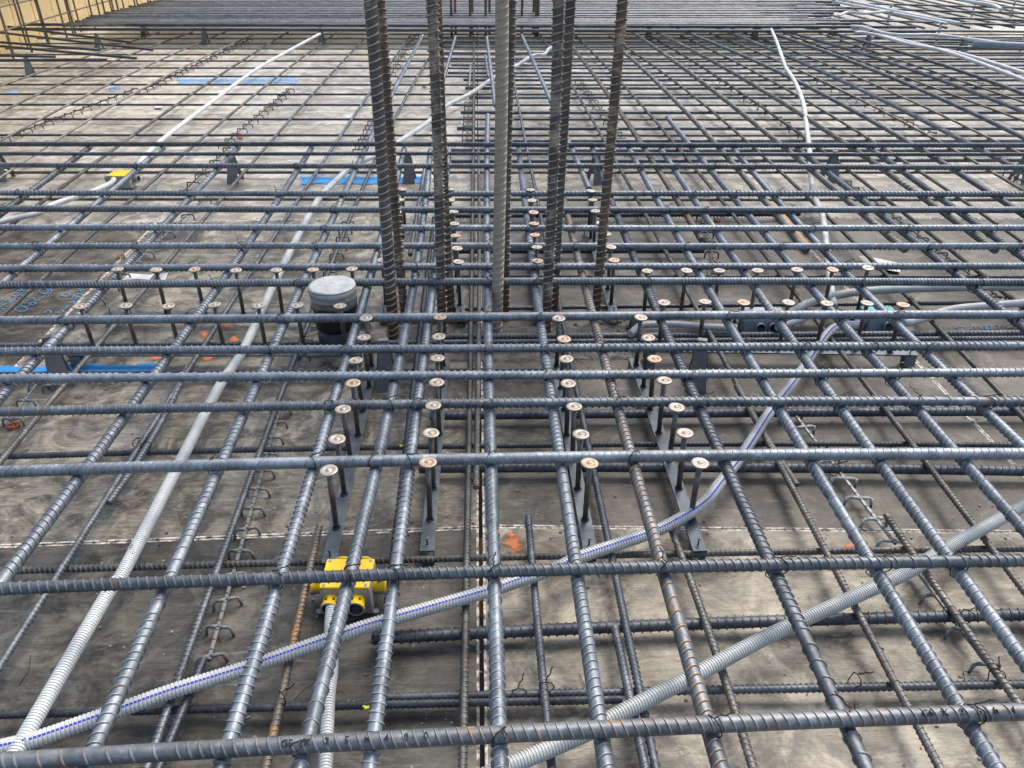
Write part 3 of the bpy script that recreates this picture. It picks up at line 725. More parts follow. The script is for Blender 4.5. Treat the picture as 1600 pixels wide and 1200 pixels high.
for x, xb in ((706, 0), (712, 1), (735, 0), (738.5, 1), (759, 0), (765, 1), (815, 0), (833, 1), (836.5, 0), (840, 0)):
    b = bp(x, 58+(-5 if xb else 0), 0)
    P = np.array([[b[0], b[1], 0], [b[0]+.01, b[1], .7], [b[0]+random.uniform(-.02, .02), b[1], 1.3]])
    add_bar(P, .016, M['steel_rust'], 'column_bar', 'rusty upright bar far off behind the bundle, at '+('left' if x < 750 else 'middle' if x < 800 else 'right')+' of the next column, number '+ordn([706, 712, 735, 738.5, 759, 765, 815, 833, 836.5, 840].index(x)+1), 'upright bars of the far column', 8, ribs=False, ref=(0, 1, 0))

# ------------------------------------------------------------------ conduits
def conduit_mesh(P, r, mats, pitch=.0060, seg=12, corr=True, stripe=None, ref=(0, 0, 1)):
    L = plen(P)
    if corr:
        n = int(L/pitch); k = np.arange(n)
        s = (k[:, None]*pitch+np.array([0, .52, .64, .88])[None]*pitch).ravel()
        A = np.tile(np.array([1, 1, 0, 0.]), n)
    else:
        s = np.linspace(0, L, max(3, int(L/.03))); A = np.full(len(s), .8)
    Cn, T, N1, N2 = path_frame(P, s, np.array(ref, float))
    phi = np.arange(seg)/seg*2*math.pi
    rad = r*(.88+.12*A) if corr else r*(.9+.1*A)
    V = Cn[:, None]+N1[:, None]*(rad[:, None]*np.cos(phi)[None])[..., None]+N2[:, None]*(rad[:, None]*np.sin(phi)[None])[..., None]
    nr = len(s); i = np.arange(nr-1)[:, None]*seg; j = np.arange(seg)[None]; j2 = (j+1) % seg
    q = np.stack([i+j, i+j2, i+seg+j2, i+seg+j], -1).reshape(-1, 4)
    mi = np.zeros((nr-1, seg), int)
    if stripe is not None:
        ring = (np.arange(nr-1) % 4 != 2) if corr else np.ones(nr-1, bool)
        for st in stripe: mi[ring, st % seg] = 1
    TRIS[0] += len(q)*2
    return fast_mesh('conduit', V.reshape(-1, 3), (q, [list(range(seg))[::-1], [(nr-1)*seg+x for x in range(seg)]]), mats, mi=mi.ravel(), ringseg=seg if corr else 0)
def conduit(pts, z, r, label, mats=None, corr=True, stripe=None, seg=16, pitch=.0060, name='conduit', ext=0, zs=None, group='corrugated conduits'):
    Q = [bp(x, y, (zs[i] if zs else z)) for i, (x, y) in enumerate(pts)]
    if ext: Q.insert(0, Q[0]+(Q[0]-Q[1])/np.linalg.norm(Q[0]-Q[1])*ext)
    P = smooth_path(Q, 8); o = P.mean(0).copy()
    me = conduit_mesh(P-o, r, mats or [M['conduit'], M['stripe']], pitch, seg, corr, stripe)
    return link(name, me, loc=tuple(o), label=label, cat='conduit', group=group), P
c1, c1p = conduit([(25, 1175), (170, 925), (192, 895), (280, 725), (342, 605), (380, 547), (425, 450), (470, 360), (497, 312), (512, 295), (550, 260), (585, 243), (625, 220), (670, 190), (695, 167), (737, 145), (770, 122), (800, 107), (832, 87), (850, 85), (860, 75), (890, 62)], .085, .0152,
        'light grey corrugated conduit running from the lower left corner to the column', ext=.5, zs=[.075]*22, mats=[M['conduit_c'], M['stripe']])
conduit([(0, 1168), (50, 1157), (182, 1111), (275, 1078), (390, 1042), (510, 1000), (595, 972), (762, 924), (800, 911), (870, 887), (907, 870), (1007, 836), (1052, 816), (1098, 787), (1127, 752), (1160, 710), (1200, 648), (1237, 600), (1272, 550), (1292, 522), (1310, 510), (1350, 507)], .075, .0148,
        'white corrugated conduit with a dashed blue stripe curving up to the cyan topped box', mats=[M['conduit_w'], M['stripe']], stripe=[3], ext=.5, pitch=.0072, seg=20)
conduit([(790, 1199), (910, 1148), (955, 1122), (1080, 1058), (1200, 994), (1300, 948), (1410, 898), (1470, 862), (1562, 811), (1605, 787)], .082, .0152, 'plain light grey conduit slanting across the lower right', ext=.4)
conduit([(506, 1260), (513, 1100), (519, 1040), (515, 1000), (518, 945)], .06, .0125, 'short white conduit below the near yellow junction box', mats=[M['conduit_w'], M['stripe']], stripe=[9, 10], seg=20, pitch=.0062, zs=[.07, .07, .06, .055, .055])
conduit([(1205, 46), (1213, 64), (1222, 90), (1228, 106), (1242, 128), (1255, 162), (1262, 212), (1265, 237), (1270, 297), (1285, 337), (1292, 392), (1298, 450), (1303, 480)], .19, .0145, 'white conduit dropping down the right side from the far bundle', mats=[M['conduit_w'], M['stripe']], corr=False, zs=[.21, .20, .2, .2, .2, .2, .15, .13, .11, .1, .09, .08, .08])
conduit([(1640, 446), (1600, 448), (1500, 449), (1362, 454), (1300, 463), (1260, 475), (1237, 487), (1205, 500)], .085, .0152, 'grey conduit bending down to the twin outlet box from the right edge', zs=[.09]*6+[.08, .06])
conduit([(1285, 483), (1255, 498), (1230, 507), (1212, 512)], .06, .0115, 'thin white conduit entering the twin outlet box from the right', mats=[M['conduit_w'], M['stripe']])
conduit([(985, 522), (998, 510), (1015, 507), (1060, 507), (1110, 511), (1152, 512)], .06, .0125, 'short grey conduit ending in a cut tip left of the twin outlet box')
conduit([(1650, 469), (1600, 473), (1550, 477), (1487, 483), (1450, 496), (1412, 506)], .075, .0140, 'white conduit from the right edge to the cyan topped box', mats=[M['conduit_w'], M['stripe']], corr=False)
conduit([(0, 347), (62, 332), (82, 320), (125, 306), (150, 297), (172, 287), (178, 280)], .075, .0135, 'pale blue striped conduit from the left edge to the far yellow box', mats=[M['conduit_w'], M['stripe']], corr=False, stripe=[5], ext=.6, seg=16)
conduit([(212, 262), (235, 235), (270, 205), (330, 160), (395, 112), (450, 80), (500, 53)], .08, .0140, 'straight white conduit running away from the far yellow box', mats=[M['conduit_w'], M['stripe']], corr=False, zs=[.06, .07, .08, .08, .08, .1, .14])
for k, (pts, z) in enumerate((([(1335, 51), (1355, 52), (1425, 67), (1500, 88), (1600, 125), (1680, 155)], .22), ([(1375, 56), (1425, 70), (1500, 84), (1600, 114), (1680, 142)], .22), ([(1330, 41), (1350, 43), (1395, 54), (1465, 55), (1560, 67), (1640, 72)], .22),
        ([(1310, 25), (1325, 19), (1350, 21), (1382, 18)], .23), ([(1280, -2), (1390, 19), (1480, 37)], .22), ([(1300, -4), (1360, 9), (1440, 26), (1500, 37)], .22), ([(1500, 0), (1550, 8), (1565, 15)], .24))):
    conduit(pts, z, .0155 if k < 5 else .02, 'white conduit on the far right mat, '+ordn(k+1)+' from the camera', mats=[M['conduit_w'], M['stripe']], corr=False, seg=10)

# ------------------------------------------------------------------ small solids helpers
def mb(): return bmesh.new()
def cyl(bm, p, q, r, seg=12, r2=None, mi=0):
    p, q = Vector(p), Vector(q); d = q-p
    m = Matrix.Translation((p+q)/2) @ d.to_track_quat('Z', 'Y').to_matrix().to_4x4()
    g = bmesh.ops.create_cone(bm, cap_ends=True, cap_tris=False, segments=seg, radius1=r, radius2=r if r2 is None else r2, depth=d.length, matrix=m)
    fs = {f for v in g['verts'] for f in v.link_faces}
    for f in fs:
        f.material_index = mi
        if len(f.verts) == 4: f.smooth = True
    return fs
def box(bm, c, s, rz=0, bev=0, mi=0, rot=None):
    m = Matrix.Translation(c) @ (rot.to_4x4() if rot is not None else Matrix.Rotation(rz, 4, 'Z')) @ Matrix.Diagonal((*s, 1))
    g = bmesh.ops.create_cube(bm, size=1, matrix=m)
    fs = {f for v in g['verts'] for f in v.link_faces}
    if bev:
        r_ = bmesh.ops.bevel(bm, geom=list({e for f in fs for e in f.edges}), offset=bev, segments=2, affect='EDGES', profile=.6)
        fs = set(r_['faces']) | {f for f in fs if f.is_valid}
    for f in fs: f.material_index = mi
    return fs
def fin(bm, name, mats, parent=None, **k):
    me = bpy.data.meshes.new(name); bm.to_mesh(me); bm.free()
    for m in (mats if isinstance(mats, list) else [mats]): me.materials.append(m)
    TRIS[0] += sum(len(p.vertices)-2 for p in me.polygons)
    return link(name, me, parent, **k)
def lathe(bm, prof, seg=24, c=(0, 0, 0), mi=0, wob=0):
    rings = []
    for r, z in prof:
        rings.append([bm.verts.new((c[0]+r*math.cos(a)*(1+wob*math.sin(3*a+z*40)), c[1]+r*math.sin(a)*(1+wob*math.sin(2*a+z*30)), c[2]+z)) for a in [i*2*math.pi/seg for i in range(seg)]])
    for a, b in zip(rings, rings[1:]):
        for i in range(seg):
            f = bm.faces.new((a[i], a[(i+1) % seg], b[(i+1) % seg], b[i])); f.smooth = True; f.material_index = mi
    f = bm.faces.new(rings[0][::-1]); f.material_index = mi
    f = bm.faces.new(rings[-1]); f.material_index = mi

# ------------------------------------------------------------------ shear stud rails
bm = mb(); lathe(bm, [(.0055, -.012), (.019, -.004), (.021, -.002), (.0212, .001), (.020, .0018), (.0125, .0024), (.0115, .0016), (.0065, .0015), (.0055, .0034), (.001, .0040)], 20)
head_me = bpy.data.meshes.new('stud_head'); bm.to_mesh(head_me); bm.free(); head_me.materials.append(M['head'])
head_me2 = head_me.copy(); head_me2.materials[0] = M['head2']
ZR = .048; ZH = .2225
bm = mb(); cyl(bm, (0, 0, ZR), (0, 0, ZH-.008), .0069, 12); shank_me = bpy.data.meshes.new('stud'); bm.to_mesh(shank_me); bm.free(); shank_me.materials.append(M['shank'])
bm = mb()
for a in range(14):
    t = a*2*math.pi/14; bmesh.ops.create_icosphere(bm, subdivisions=1, radius=random.uniform(.002, .0034), matrix=Matrix.Translation((.0085*math.cos(t), .0085*math.sin(t), ZR+.0015)))
weld_me = bpy.data.meshes.new('weld'); bm.to_mesh(weld_me); bm.free(); weld_me.materials.append(M['weld'])
def stud_rail(heads, label, e0=.09, e1=.05, group='shear stud rails round the column', skip=0):
    H = [bp(x, y, ZH) for x, y in heads]
    a, b = H[0], H[-1]; d = (b-a)/np.linalg.norm(b-a)
    # even the row out along its line
    root = empty('stud_rail', (a[0], a[1], 0), label=label, cat='stud rail', group=group)
    ang = math.atan2(d[1], d[0]); L = np.linalg.norm(b-a)
    bm = mb(); box(bm, ((d*(L/2+(e1-e0)/2))[0], (d*(L/2+(e1-e0)/2))[1], ZR-.0025), (L+e0+e1, .034, .005), ang, .0008)
    fin(bm, 'rail', M['rail'], root)
    for s in (-e0+.022, L+e1-.02):
        p = d*s; bm = mb()
        n = Vector((-d[1], d[0], 0))
        for sg in (-1, 1):
            box(bm, (p[0]+n[0]*.0155*sg, p[1]+n[1]*.0155*sg, (ZR-.006)/2+.001), (.036, .0025, ZR-.010), ang)
        box(bm, (p[0], p[1], ZR-.0068), (.036, .0285, .0025), ang)
        fin(bm, 'rail_foot', M['plastic'], root)
        bm = mb(); cyl(bm, (p[0], p[1], ZR), (p[0], p[1], ZR+.018), .0022, 8); cyl(bm, (p[0], p[1], ZR+.018), (p[0], p[1], ZR+.0205), .0048, 10)
        fin(bm, 'rail_nail', M['shank'], root)
    for k, h in enumerate(H):
        o = link('stud', shank_me, root, loc=(h[0]-a[0], h[1]-a[1], 0))
        o.rotation_euler = (random.uniform(-.022, .022), random.uniform(-.022, .022), random.uniform(0, 6))
        hd = link('stud_head', head_me if random.random() < .72 else head_me2, o, loc=(0, 0, ZH)); hd.rotation_euler = (random.uniform(-.04, .04), random.uniform(-.04, .04), 0)
        link('weld', weld_me, o)
stud_rail([(512, 735), (526, 685), (538, 639), (549, 598), (558, 563), (569, 528), (573, 497)], 'stud rail on the near side, first from the left, by the yellow box', e0=.12)
stud_rail([(665, 723), (671, 677), (675, 635), (682, 596), (682, 559), (687, 526), (689, 496)], 'stud rail on the near side, second from the left', e0=.11)
stud_rail([(919, 723), (907, 677), (899, 635), (889, 598), (885, 561), (879, 529), (872, 497)], 'stud rail on the near side, second from the right', e0=.11)
stud_rail([(1091, 723), (1073, 677), (1056, 635), (1039, 595), (1024, 560), (1013, 527), (1001, 496)], 'stud rail on the near side, first from the right, beside the striped conduit', e0=.11)
stud_rail([(182, 421), (243, 421), (305, 421), (367, 422), (430, 422), (489, 422), (549, 421)], 'stud rail pointing left, rear one of the two, behind the taped pipe')
stud_rail([(127, 478), (196, 478), (265, 478), (336, 477), (403, 478), (465, 478), (532, 478)], 'stud rail pointing left, front one of the two, before the taped pipe')
stud_rail([(1357, 418), (1300, 421), (1245, 421), (1185, 422), (1125, 423), (1071, 423), (1013, 424)], 'stud rail pointing right, rear one of the two')
stud_rail([(1411, 477), (1354, 474), (1290, 474), (1231, 473), (1163, 473), (1101, 472), (1037, 472)], 'stud rail pointing right, front one, over the outlet boxes')
stud_rail([(842, 408), (838, 387), (836, 368), (833, 349), (832, 331), (830, 313), (828, 297)], 'stud rail behind the column, in front of the fourth bar pair')
stud_rail([(960, 407), (954, 386), (946, 366), (940, 348), (931, 330), (926, 313), (923, 298)], 'stud rail behind the column, right of the lone upright bar')
stud_rail([(597, 407), (603, 386), (608, 367), (614, 349), (619, 331), (625, 312), (629, 296)], 'stud rail behind the column at its left side')
stud_rail([(716, 409), (714, 388), (711, 368), (709, 349), (707, 331), (704, 312), (703, 296)], 'stud rail behind the column, behind the second bar group')

# ------------------------------------------------------------------ taped pipe
pc = bp(531, 541, 0)
root = empty('duct_pipe', tuple(pc), label='short black upright pipe with its mouth sealed by silver tape', cat='pipe')
bm = mb(); lathe(bm, [(.066, 0), (.067, .03), (.0695, .034), (.0695, .05), (.0665, .055), (.067, .085)], 40); fin(bm, 'pipe_foot', M['purple'], root)
bm = mb(); lathe(bm, [(.071, .085), (.074, .10), (.0735, .15), (.0765, .155), (.0765, .165), (.074, .17), (.074, .2)], 40); fin(bm, 'pipe_body', M['black'], root)
bm = mb(); lathe(bm, [(.0755, .168), (.0775, .18), (.0778, .196), (.0795, .1975), (.0782, .2), (.0798, .216), (.0805, .2175), (.0795, .22), (.079, .232)], 48, wob=.008)
ring0 = [v for v in bm.verts if abs(v.co.z-.168) < 1e-4]
for v in ring0: v.co.z += .012*math.sin(math.atan2(v.co.y, v.co.x)*3+.7)-.004
fin(bm, 'tape_wrap', M['taped'], root)
bm = mb()
lathe(bm, [(.079, .2325), (.0785, .2365), (.070, .2385), (.055, .2378), (.04, .2382), (.025, .2375), (.012, .2385)], 48, wob=.012)
for v in bm.verts: v.co.z += random.uniform(-.0007, .0009)
fin(bm, 'tape_lid', M['tape'], root)

# ------------------------------------------------------------------ junction boxes
def junction(px, z0, w, l, h, lid, body, label, ports, rz=0, rim=None, printed=False, taper=.06):
    c = bp(px[0], px[1], z0+h); root = empty('junction_box', (c[0], c[1], z0), rz, label=label, cat='junction box', group='junction boxes for the conduits')
    bm = mb(); fs = box(bm, (0, 0, h*.46), (w, l, h*.92), bev=.004)
    for v in bm.verts:
        k = 1+taper*(1-v.co.z/h); v.co.x *= k; v.co.y *= k
    for sx in (-1, 1):
        for sy in (-1, 1):
            lathe(bm, [(.008, .001), (.008, .004), (.004, .0045)], 10, (sx*(w/2+.008), sy*(l/2-.002)*.96, 0))
    fin(bm, 'box_body', body, root)
    bm = mb(); box(bm, (0, 0, h*.96), (w*.99, l*.99, h*.08), bev=.0015); fin(bm, 'lid', lid, root)
    for sx in (-1, 1):
        for sy in (-1, 1):
            bm = mb(); cyl(bm, (sx*w*.42, sy*l*.42, h-.001), (sx*w*.42, sy*l*.42, h+.0012), .0042, 10); box(bm, (sx*w*.42, sy*l*.42, h+.0013), (.006, .0012, .0006), random.random()*3)
            fin(bm, 'lid_screw', body, root)
    for (side, off, r, ln, cl) in ports:
        bm = mb(); zz = max(r+.004, h*.55)
        d = {'f': Vector((0, -1, 0)), 'b': Vector((0, 1, 0)), 'l': Vector((-1, 0, 0)), 'r': Vector((1, 0, 0))}[side]
        p0 = Vector((off, -l/2, zz)) if side == 'f' else Vector((off, l/2, zz)) if side == 'b' else Vector((-w/2, off, zz)) if side == 'l' else Vector((w/2, off, zz))
        q = d.to_track_quat('Z', 'Y').to_matrix().to_4x4()
        prof = [(r*.8, -.004), (r, 0), (r, ln*.8), (r*1.12, ln*.82), (r*1.12, ln), (r*.9, ln), (r*.86, ln*.3), (.001, ln*.29)]
        lathe(bm, prof, 20)
        for f in bm.faces: f.material_index = 2 if f.calc_center_median().z < ln*.95 and math.hypot(*f.calc_center_median().xy) < r*.9 and f.calc_center_median().z > 0 else 0
        bm.transform(Matrix.Translation(p0) @ q)
        for f in bm.faces:
            f.normal_update()
            if cl and f.material_index == 0 and f.normal.z > .15: f.material_index = 1
        fin(bm, 'port', [body, M['yellow'], M['black']], root)
        if printed:
            bm = mb()
            for a in (-.5, .5):
                pp = p0+d*ln*.45+Vector((-d.y, d.x, 0))*r*math.sin(a)+Vector((0, 0, 1))*(r*math.cos(a)+.0004)
                box(bm, pp, (.006, .006, .0008), rot=(Matrix.Rotation(a if side in 'fb' else 0, 3, 'Y') @ Matrix.Rotation(0 if side in 'fb' else -a, 3, 'X')))
            fin(bm, 'port_print', M['rim'], root)
    return root
junction((543, 895), .008, .108, .088, .078, M['yellow'], M['boxgrey'], 'grey junction box with a bright yellow lid near the camera', [('f', -.030, .0175, .030, True), ('f', .026, .0175, .030, True), ('l', .0, .021, .028, True), ('r', .0, .021, .032, True), ('b', -.022, .021, .02, True), ('b', .026, .021, .02, True)], printed=True, rz=R(-2))
junction((1193, 489), .015, .155, .10, .06, M['boxlid'], M['boxblue'], 'blue grey outlet box with two round openings', [('f', -.025, .0165, .018, False), ('f', .022, .0165, .018, False), ('l', -.02, .017, .03, False), ('r', -.02, .017, .03, False)])
junction((1376, 487), .015, .115, .10, .06, M['cyan'], M['boxblue'], 'outlet box with a cyan lid at the right', [('f', .01, .018, .018, False), ('l', -.02, .018, .05, False), ('r', -.02, .018, .04, False)])
junction((190, 270), .02, .12, .11, .065, M['yellow'], M['boxgrey'], 'small yellow lidded box between bars at the upper left', [('f', -.02, .018, .02, False), ('l', 0, .02, .03, False), ('r', -.01, .018, .03, False)], rz=R(-4))
# coil of white conduit ends right of the far yellow box
def small_coil():
    c = bp(212, 281, .03); pts = []
    for k in range(40):
        a = k*.9; pts.append(c+np.array([.004*k*.5-.03, .012*math.cos(a), .018*math.sin(a)+.01]))
    P = smooth_path(pts, 2); o = P.mean(0).copy()
    me = conduit_mesh(P-o, .0025, [M['conduit_w']], seg=6, corr=False, ref=(0, .3, 1)); link('wire_coil', me, loc=tuple(o), label='small white coil of wire beside the far yellow box', cat='wire')
small_coil()

# ------------------------------------------------------------------ bar chairs and line spacers
def plate(V2, th, tf, bm, mi=0):
    n = len(V2); a = [bm.verts.new(tf @ Vector((x, -th/2, z))) for x, z in V2]; b = [bm.verts.new(tf @ Vector((x, th/2, z))) for x, z in V2]
    bm.faces.new(a); bm.faces.new(b[::-1])
    for i in range(n): bm.faces.new((a[i], b[i], b[(i+1) % n], a[(i+1) % n]))
def bar_chair(x, y, label, rz=0, h=None, zb=0):
    h = h or (Z_TL-D25-.002); c = bp(x, y, 0)
    root = empty('bar_chair', (c[0], c[1], 0), rz, label=label, cat='bar chair', group='grey chairs holding up the upper mat')
    for sg in (-1, 1):
        bm = mb(); tilt = math.atan2(.045, h)
        tf = Matrix.Translation((0, sg*.05, 0)) @ Matrix.Rotation(sg*tilt, 4, 'X')
        plate([(-.036, 0), (-.014, 0), (-.009, .05), (.009, .05), (.014, 0), (.036, 0), (.016, h*.9), (.012, h), (-.012, h), (-.018, h*.9)] if sg > 0 else [(-.034, 0), (.034, 0), (.028, h*.3), (.016, h*.9), (.012, h), (-.012, h), (-.016, h*.9), (-.028, h*.3)], .005, tf, bm)
        fin(bm, 'side_plate', M['chair'], root)
    bm = mb(); box(bm, (0, 0, h-.003), (.03, .02, .006), bev=.0015); fin(bm, 'saddle', M['chair'], root)
for x, y, l, rz in ((368, 283, 'dark grey chair under the upper mat at the left of the blue line', 0), (640, 283, 'dark grey chair right of the blue painted line, behind the rusty upright bar', 0), (605, 600, 'dark chair below the upper mat by the first stud rail', .1), (96, 595, 'large chair left of the front stud rail, by the bright blue line', .5),
                    (930, 285, 'dark chair behind the lone right upright bar', .3), (1088, 600, 'dark chair right of the column on the near side', -.3), (8, 280, 'dark chair at the left edge of the photo', 0), (1296, 282, 'dark chair near the white conduit on the right', 0), (1592, 285, 'dark chair at the right edge of the photo', .2),
                    (48, 117, 'chair under loose bar ends at the far left', .3), (156, 79, 'small far chair under the loose bars', 0), (227, 57, 'small far chair at the corner of the bundle', 0), (322, 69, 'far chair below the bundle, left of the hooks', 0), (503, 69, 'far chair at the end of the straight white conduit', 0),
                    (1013, 63, 'far chair behind the lone right upright bar', 0), (1178, 62, 'far chair left of the dropping white conduit', 0), (1300, 59, 'far chair under the bundle end', 0), (1353, 80, 'far chair beside the twin white conduits', 0), (1502, 84, 'far right chair near the grey bar coupling', 0)):
    bar_chair(x, y, l, rz)
def arm_mesh(mat, w=.06, h=.026):
    bm = mb()
    for sg in (-1, 1):
        cyl(bm, (0, 0, h), (sg*w*.38, 0, h), .0052, 8, .0036); cyl(bm, (sg*w*.36, 0, h), (sg*w*.45, 0, h-.004), .0037, 8); cyl(bm, (sg*w*.45, 0, h-.002), (sg*w*.50, 0, 0), .0040, 8, .0032)
    me = bpy.data.meshes.new('leg_pair'); bm.to_mesh(me); bm.free(); me.materials.append(mat); return me
M['spl'] = simple('spacer_plastic_pale', (.42, .44, .43), (.26, .275, .27), 60, .5)
arm_l, arm_k, arm_s = arm_mesh(M['plastic']), arm_mesh(M['plastic_k']), arm_mesh(M['spl'])
def spacer(p0, p1, step, label, dark=False, far=False, w=1.0, jump=0, mat=None):
    a, b = bp(*p0, 0), bp(*p1, 0); d = b-a; L = np.linalg.norm(d); d /= L; ang = math.atan2(d[1], d[0])
    root = empty('bar_spacer', tuple(a), ang, label=label, cat='spacer', group='plastic line spacers under the lower mat')
    bm = mb(); box(bm, (L/2, 0, .0255), (L, .0075, .006), bev=.001); k = 0
    n = int(L/step)
    for k in range(n*3): cyl(bm, (k*step/3, 0, .026), (k*step/3+.004, 0, .026), .0052, 6)
    fin(bm, 'spine', M[mat or ('plastic_k' if dark else 'plastic')], root)
    if far:
        bm = mb()
        for k in range(n+1):
            for sg in (-1, 1):
                cyl(bm, (k*step, 0, .026), (k*step, sg*.03*w, .026), .0036, 5); cyl(bm, (k*step, sg*.03*w, .026), (k*step, sg*.034*w, 0), .0036, 5)
        fin(bm, 'leg_pairs', M['plastic_k'], root, kind='stuff')
    else:
        for k in range(n+1):
            o = link('leg_pair', arm_k if dark else arm_s if mat else arm_l, root, loc=(k*step+.01, 0, 0)); o.rotation_euler = (0, 0, math.pi/2+random.uniform(-.22, .22)); o.scale = (w, w, 1)
spacer((330, 1045), (442, 640), .078, 'grey line spacer with branching feet beside the thin bar at the lower left', w=1.0)
spacer((462, 590), (545, 352), .10, 'grey line spacer passing behind the taped pipe')
spacer((1395, 862), (1225, 640), .082, 'grey line spacer left of the slanting conduit on the right', w=1.15, mat='spl')
spacer((1640, 1190), (1425, 900), .095, 'grey line spacer under a rusty bar at the lower right', dark=False)
spacer((1560, 475), (1360, 318), .09, 'pale line spacer with bent feet at the middle right', far=False)
spacer((20, 668), (62, 610), .1, 'broken grey spacer piece at the left edge')
spacer((82, 615), (128, 545), .08, 'short grey spacer beside the large left chair')
spacer((128, 500), (335, 305), .12, 'pale strip spacer beneath the third lengthwise bar at the left')
spacer((10, 221), (215, 143), .11, 'dark line spacer with hooked feet at the far left', dark=True, far=True)
spacer((225, 145), (395, 63), .12, 'dark line spacer below the bars toward the far bundle, left side', dark=True, far=True)
spacer((350, 232), (455, 143), .13, 'dark hooked spacer left of the straight white conduit', dark=True, far=True)
spacer((560, 240), (585, 190), .12, 'spacer left of the leftmost upright bar', dark=True, far=True)
spacer((612, 118), (652, 55), .2, 'spacer between far bars left of the second upright group', dark=True, far=True)
spacer((290, 305), (365, 230), .14, 'dark hooked spacer under the upper left bars', dark=True, far=True)
spacer((730, 225), (733, 165), .12, 'small dark spacer by the central seam', dark=True, far=True)
spacer((905, 130), (1000, 265), .16, 'dark spacer right of the fourth bar pair', dark=True, far=True)
spacer((1270, 128), (1460, 215), .14, 'dark spacer running right under the upper right bars', dark=True, far=True)
spacer((1130, 132), (1260, 220), .16, 'dark spacer left of the dropping white conduit', dark=True, far=True)
spacer((1500, 128), (1600, 150), .2, 'dark spacer at the upper right edge', dark=True, far=True)
spacer((1320, 290), (1350, 318), .12, 'small spacer under the upper right crossing', dark=True, far=True)
spacer((1560, 268), (1610, 300), .12, 'small spacer at the right edge by the chair', dark=True, far=True)
spacer((1095, 330), (1120, 440), .12, 'grey spacer right of the rusty bar end', dark=True)

# ------------------------------------------------------------------ tie wires
def tie_mesh(r1, r2, seed):
    rr = random.Random(seed); bm = mb(); pts = []
    R1 = r1+.0012
    for k in range(15):
        a = k/14*2*math.pi*1.05
        ca, sa = math.cos(a), math.sin(a); ex = 4
        rad = (abs(ca/R1)**ex+abs(sa/r2)**ex)**(-1/ex)
        pts.append(Vector((rad*ca*.8+.0035*math.sin(a*2), rad*ca*.8-.004*sa, rad*sa)))
    for a, b in zip(pts, pts[1:]): cyl(bm, a, b, .0012, 5)
    p = pts[3]+Vector((0, -.002, .001))
    for k in range(4):
        q = p+Vector((rr.uniform(-.004, .008), -rr.uniform(.004, .009), rr.uniform(-.001, .006))); cyl(bm, p, q, .0014, 5); p = q
    me = bpy.data.meshes.new('tie_wire'); bm.to_mesh(me); bm.free(); me.materials.append(M['wire']); return me
ties = [tie_mesh(D25, .0295, s) for s in range(4)]; tiesS = [tie_mesh(.009, .0185, s+9) for s in range(3)]
def cross(P, Q):
    for i in range(len(Q)-1):
        x = Q[i:i+2, 0]; y = Q[i:i+2, 1]
        yp = np.interp(x, P[:, 0], P[:, 1]); f = y-yp
        if f[0]*f[1] <= 0:
            t = abs(f[0])/(abs(f[0])+abs(f[1])+1e-9); return np.array([x[0]+(x[1]-x[0])*t, y[0]+(y[1]-y[0])*t])
    return None
nt_ = 0
for ti, (P, o) in enumerate(TTP[:14]):
    for (Q, o2, m, k) in TLP[:18]:
        if random.random() > (.7 if ti < 8 else .4): continue
        c = cross(P, Q if Q[0, 1] < Q[-1, 1] else Q[::-1])
        if c is None: continue
        t = link('tie_wire', random.choice(ties), loc=(c[0], c[1], Z_TT-.013), label='black tie wire where the '+ordn(k+1)+' lengthwise upper bar meets the '+ordn(ti+1)+' crosswise bar', cat='tie wire', group='tie wires on the upper mat')
        t.rotation_euler = (random.uniform(-.2, .2), random.uniform(-.2, .2), random.choice([0, math.pi/2, math.pi])+random.uniform(-.3, .3)); nt_ += 1
# wires wound round conduits and parallel bars, loose clippings
def wire_path(name, pts, label, r=.0009, group=None, cat='wire'):
    P = smooth_path(pts, 5); o = P.mean(0).copy(); me = conduit_mesh(P-o, r, [M['wire']], seg=5, corr=False, ref=(.3, .2, 1))
    return link(name, me, loc=tuple(o), label=label, cat=cat, group=group)
def loop_at(x, y, z, r, ang, label):
    c = bp(x, y, z); n = np.array([math.cos(ang), math.sin(ang), 0]); u = np.array([-n[1], n[0], 0])
    pts = [c+u*(r*math.cos(a))+np.array([0, 0, r*math.sin(a)])+n*.002*math.sin(a*.5) for a in np.linspace(-.3, 2*math.pi+.3, 16)]
    pts.append(c+u*r*1.4+np.array([.01, -.01, r*.9])); pts.append(c+u*r*1.2+np.array([.02, .01, r*1.3]))
    wire_path('tie_wire', pts, label, .0011, 'wires tying the conduits', 'tie wire')
loop_at(205, 871, .075, .017, R(65), 'wire loop round the grey conduit near the pale deck joint')
loop_at(362, 572, .075, .017, R(68), 'wire loop round the grey conduit above the bright blue line')
loop_at(447, 409, .075, .017, R(72), 'wire loop round the grey conduit behind the left studs')
loop_at(275, 1078, .075, .0175, R(25), 'wire loop round the striped conduit at the lower left')
loop_at(1052, 816, .075, .0175, R(35), 'wire loop round the striped conduit beside the right stud rail')
loop_at(1296, 521, .075, .0175, R(50), 'wire loop round the striped conduit below the front right studs')
loop_at(1196, 653, .075, .0175, R(60), 'wire loop round the striped conduit at its upper bend')
loop_at(1440, 880, .082, .0175, R(35), 'wire loop round the plain slanting conduit at the right')
